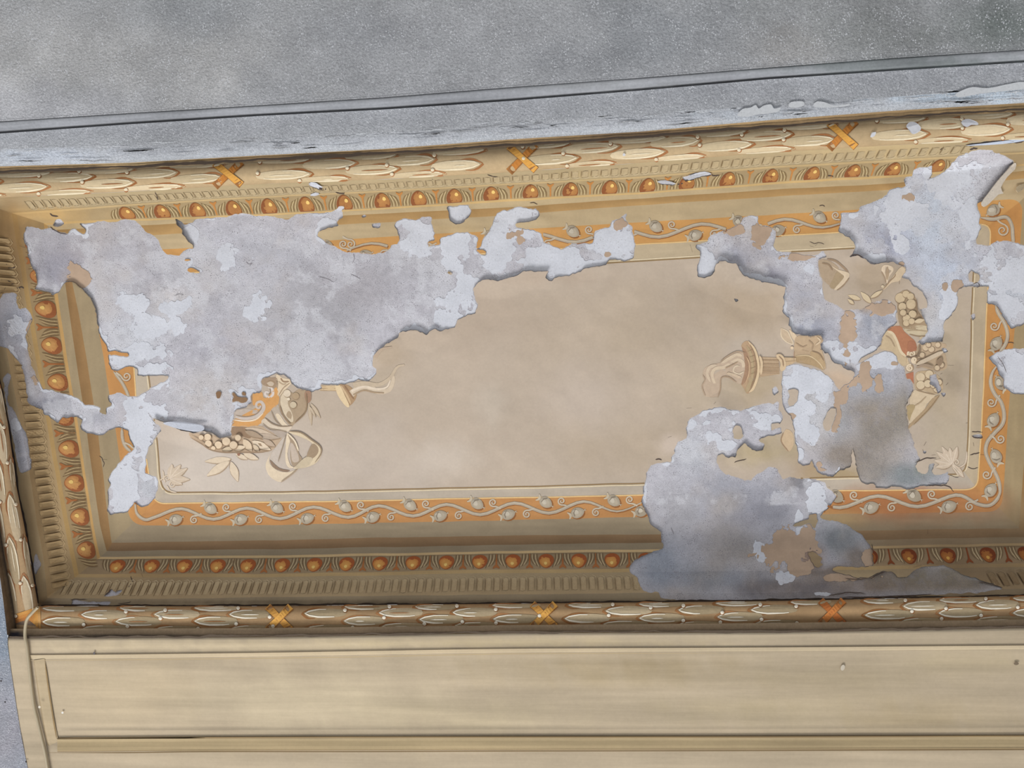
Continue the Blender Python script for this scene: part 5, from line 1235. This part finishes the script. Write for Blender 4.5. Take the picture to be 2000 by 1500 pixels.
run('dark_recess', front, [(shift(BB1, -4), 4.566, (150, 130, 104)), (shift(BB1, 5), 4.560, (140, 120, 96)), (shift(C1, -4), 4.554, (104, 90, 74)), (shift(C1, 1), 4.545, (128, 112, 90))], M_SMOOTH, xs=np.arange(16, 3300, 9.0), amp=.25, stretch=5, blobs=[(30, 1240, 26, 10, (46, 44, 50), 1.0), (250, 1243, 160, 4, (78, 70, 62), .7)])
def moulding(name, path, width, h, rgb, hi, dk):
    """Raised frame strip with a dark groove on one side and a bright arris on the other."""
    p = catmull(path, False, 12) if len(path) > 2 else np.array([path[0] + (path[1] - path[0]) * t for t in np.linspace(0, 1, 140)])
    d = np.gradient(p, axis=0); L_ = np.hypot(d[:, 0], d[:, 1]); n_ = np.stack([-d[:, 1] / L_, d[:, 0] / L_], 1)
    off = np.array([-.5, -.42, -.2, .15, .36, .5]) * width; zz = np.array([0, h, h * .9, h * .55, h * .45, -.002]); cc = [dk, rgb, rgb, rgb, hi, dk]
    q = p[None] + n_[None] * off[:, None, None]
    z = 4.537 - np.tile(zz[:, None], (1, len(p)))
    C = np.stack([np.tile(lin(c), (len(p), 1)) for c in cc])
    i = np.arange(q.shape[0] * q.shape[1]).reshape(q.shape[:2])
    fc = np.stack([i[:-1, :-1], i[:-1, 1:], i[1:, 1:], i[1:, :-1]], -1).reshape(-1, 4).tolist()
    return make(name, P(q[..., 0], q[..., 1], z).reshape(-1, 3), fc, C.reshape(-1, 3), M_CREAM, front)
xs_ = np.linspace(56, 3290, 16)
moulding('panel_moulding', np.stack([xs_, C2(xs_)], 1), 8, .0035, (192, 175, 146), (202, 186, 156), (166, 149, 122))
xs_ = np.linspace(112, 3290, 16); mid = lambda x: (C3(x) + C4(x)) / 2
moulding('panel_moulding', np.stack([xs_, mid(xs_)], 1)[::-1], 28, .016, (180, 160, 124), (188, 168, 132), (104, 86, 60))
moulding('panel_moulding', pts('76,1288 84,1340 92,1390 101,1440 106,1452'), 24, .0022, (182, 164, 134), (186, 168, 138), (160, 141, 110))
q = Brush(lambda px, py, l: P(px, py, 4.5365 - l), False)
for s, w_, c in (('88,1296 94,1340 102,1392 110,1441', 3, (136, 112, 76)), ('110,1442 250,1441 400,1441', 3, (116, 96, 66)), ('92,1470 250,1470 400,1468 700,1468 1000,1467 1500,1466 2000,1464 2350,1463', 2.6, (112, 92, 62)), ('110,1442 400,1441 700,1440 1000,1440 1500,1440 2000,1438 2350,1438', 2.6, (134, 112, 78)), ('60,1290 400,1287 700,1283 1000,1277 1400,1276', 2.4, (170, 150, 116))):
    q.stroke(pts(s), w_ * .85, tuple(np.array(c) + 14), .0195 if '88,1296' not in s else .003)
q.ell(122, 1392, 2.2, 2.2, (224, 220, 212), 0, .004); q.ell(77, 1381, 2.4, 2.4, (222, 212, 194), 0, .02); q.ell(184, 1276, 2, 3, (110, 104, 104), 0, .004); q.ell(1646, 1304, 4, 6, (206, 196, 178), .3, .004); q.ell(1985, 1296, 5, 3, (120, 106, 88), 0, .004)
q.build('groove', front, M_CREAM)

# grey stucco wall at the left
ys = np.arange(300, 2440, 10.0)
LW = Line((330, -200), (850, -60), (1110, -2), (1162, 4), (1200, 10), (1247, 15), (1260, 15), (1320, 23), (1380, 32), (1440, 42), (1500, 54), (1700, 100), (1980, 162))
left = run('wall_left', None, [(LW, 4.536, (150, 154, 164)), (shift(LW, -40), 4.536, (152, 154, 162)), (shift(LW, -1100), 4.52, (152, 152, 158))], M_STUC, xs=ys, vert=True, curve=10, label='grey pebbled stucco wall at the lower left edge beside the cream beam', kind='structure', cat='wall', amp=.12, blobs=[(10, 1230, 40, 90, (126, 140, 156), .7), (20, 1420, 40, 80, (160, 156, 164), .6)])
ys2 = np.arange(330, 1250, 10.0)
run('side_fillet', left, [(shift(LB0, 3), 4.600, (70, 60, 52)), (shift(LB0, -4), 4.59, (120, 100, 76)), (Line(*[(y, min(float(LW(y)), float(LB0(y)) - 8)) for y in np.linspace(330, 1250, 16)]), 4.535, (126, 110, 92))], M_SMOOTH, xs=ys2, vert=True, amp=.3, curve=4)
# the right side, beyond the photograph's edge
RB1 = shift(RV[1], 52)
bead_r, map_r, at_r = bead('trim_4', 'short half-round laurel moulding down the right side of the coffer', RV[1], RB1, True, 262, 1228, ZB, .045, (166, 138, 104))
laurel(bead_r, map_r, at_r, 270, 1160, 150, 1, (172, 153, 124), (216, 202, 176), (150, 104, 70), [], 5)
ys3 = np.arange(170, 1250, 10.0)
run('wall_right', None, [(shift(RB1, -3), 4.585, (110, 94, 76)), (shift(RB1, 14), 4.55, (150, 152, 156)), (shift(RB1, 1050), 4.54, (152, 152, 158))], M_STUC, xs=ys3, vert=True, curve=10, label='grey pebbled stucco beam beyond the right end of the coffer', kind='structure', cat='wall', amp=.12)
q = Brush(lambda px, py, l: P(px, py, 4.536 - l), False)
for x, y in ((10, 1371), (51, 1488), (2, 1330)): q.ell(x, y, 1.8, 1.6, (50, 46, 46), 0, .006)
q.build('pit', left)

seam('dark_seam', front, shift(C1, -2.5), 18, 2340, 4.5405, (92, 80, 68), 3.4, 9)
seam('dark_seam', ceiling, shift(B[1], -1.5), 80, 2140, ZC - DROP[1] - .012, (70, 62, 56), 3.6, 14)
seam('dark_seam', ceiling, shift(LV[1], 1.5), 380, 1180, ZC - DROP[1] - .012, (62, 56, 54), 4.5, 17, True)
# ------------------------------------------------------------------ thin cable at the lower left corner
def cable():
    p = catmull(pts('74,1186 62,1198 52,1212 49,1240 53,1266 60,1330 66,1376 73,1406 80,1436 88,1470 93,1500 104,1560 122,1640 150,1760'), False, 6)
    z = np.interp(p[:, 1], [1186, 1200, 1214, 1236, 1250, 1980], [4.54, 4.532, 4.532, 4.532, 4.528, 4.518])
    c = P(p[:, 0], p[:, 1], z); r = .0068; n = 8
    d = np.gradient(c, axis=0); d /= np.linalg.norm(d, axis=1)[:, None]
    up = np.array([0, 0, 1.0]); s = np.cross(d, up); s /= np.linalg.norm(s, axis=1)[:, None]; u = np.cross(s, d)
    a = np.linspace(0, 2 * math.pi, n, endpoint=False)
    V = c[:, None] + r * (s[:, None] * np.cos(a)[None, :, None] + u[:, None] * np.sin(a)[None, :, None])
    i = np.arange(len(c) * n).reshape(len(c), n); j = np.roll(i, -1, 1)
    fc = np.stack([i[:-1], j[:-1], j[1:], i[1:]], -1).reshape(-1, 4).tolist() + [tuple(i[0]), tuple(i[-1][::-1])]
    o = make('electric_cable', V.reshape(-1, 3), fc, np.tile(lin((172, 158, 130)), (V.shape[0] * n, 1)), M_CABLE, None, True)
    tag(o, 'thin painted-over cable running down the cream beam at the lower left', 'cable')
cable()
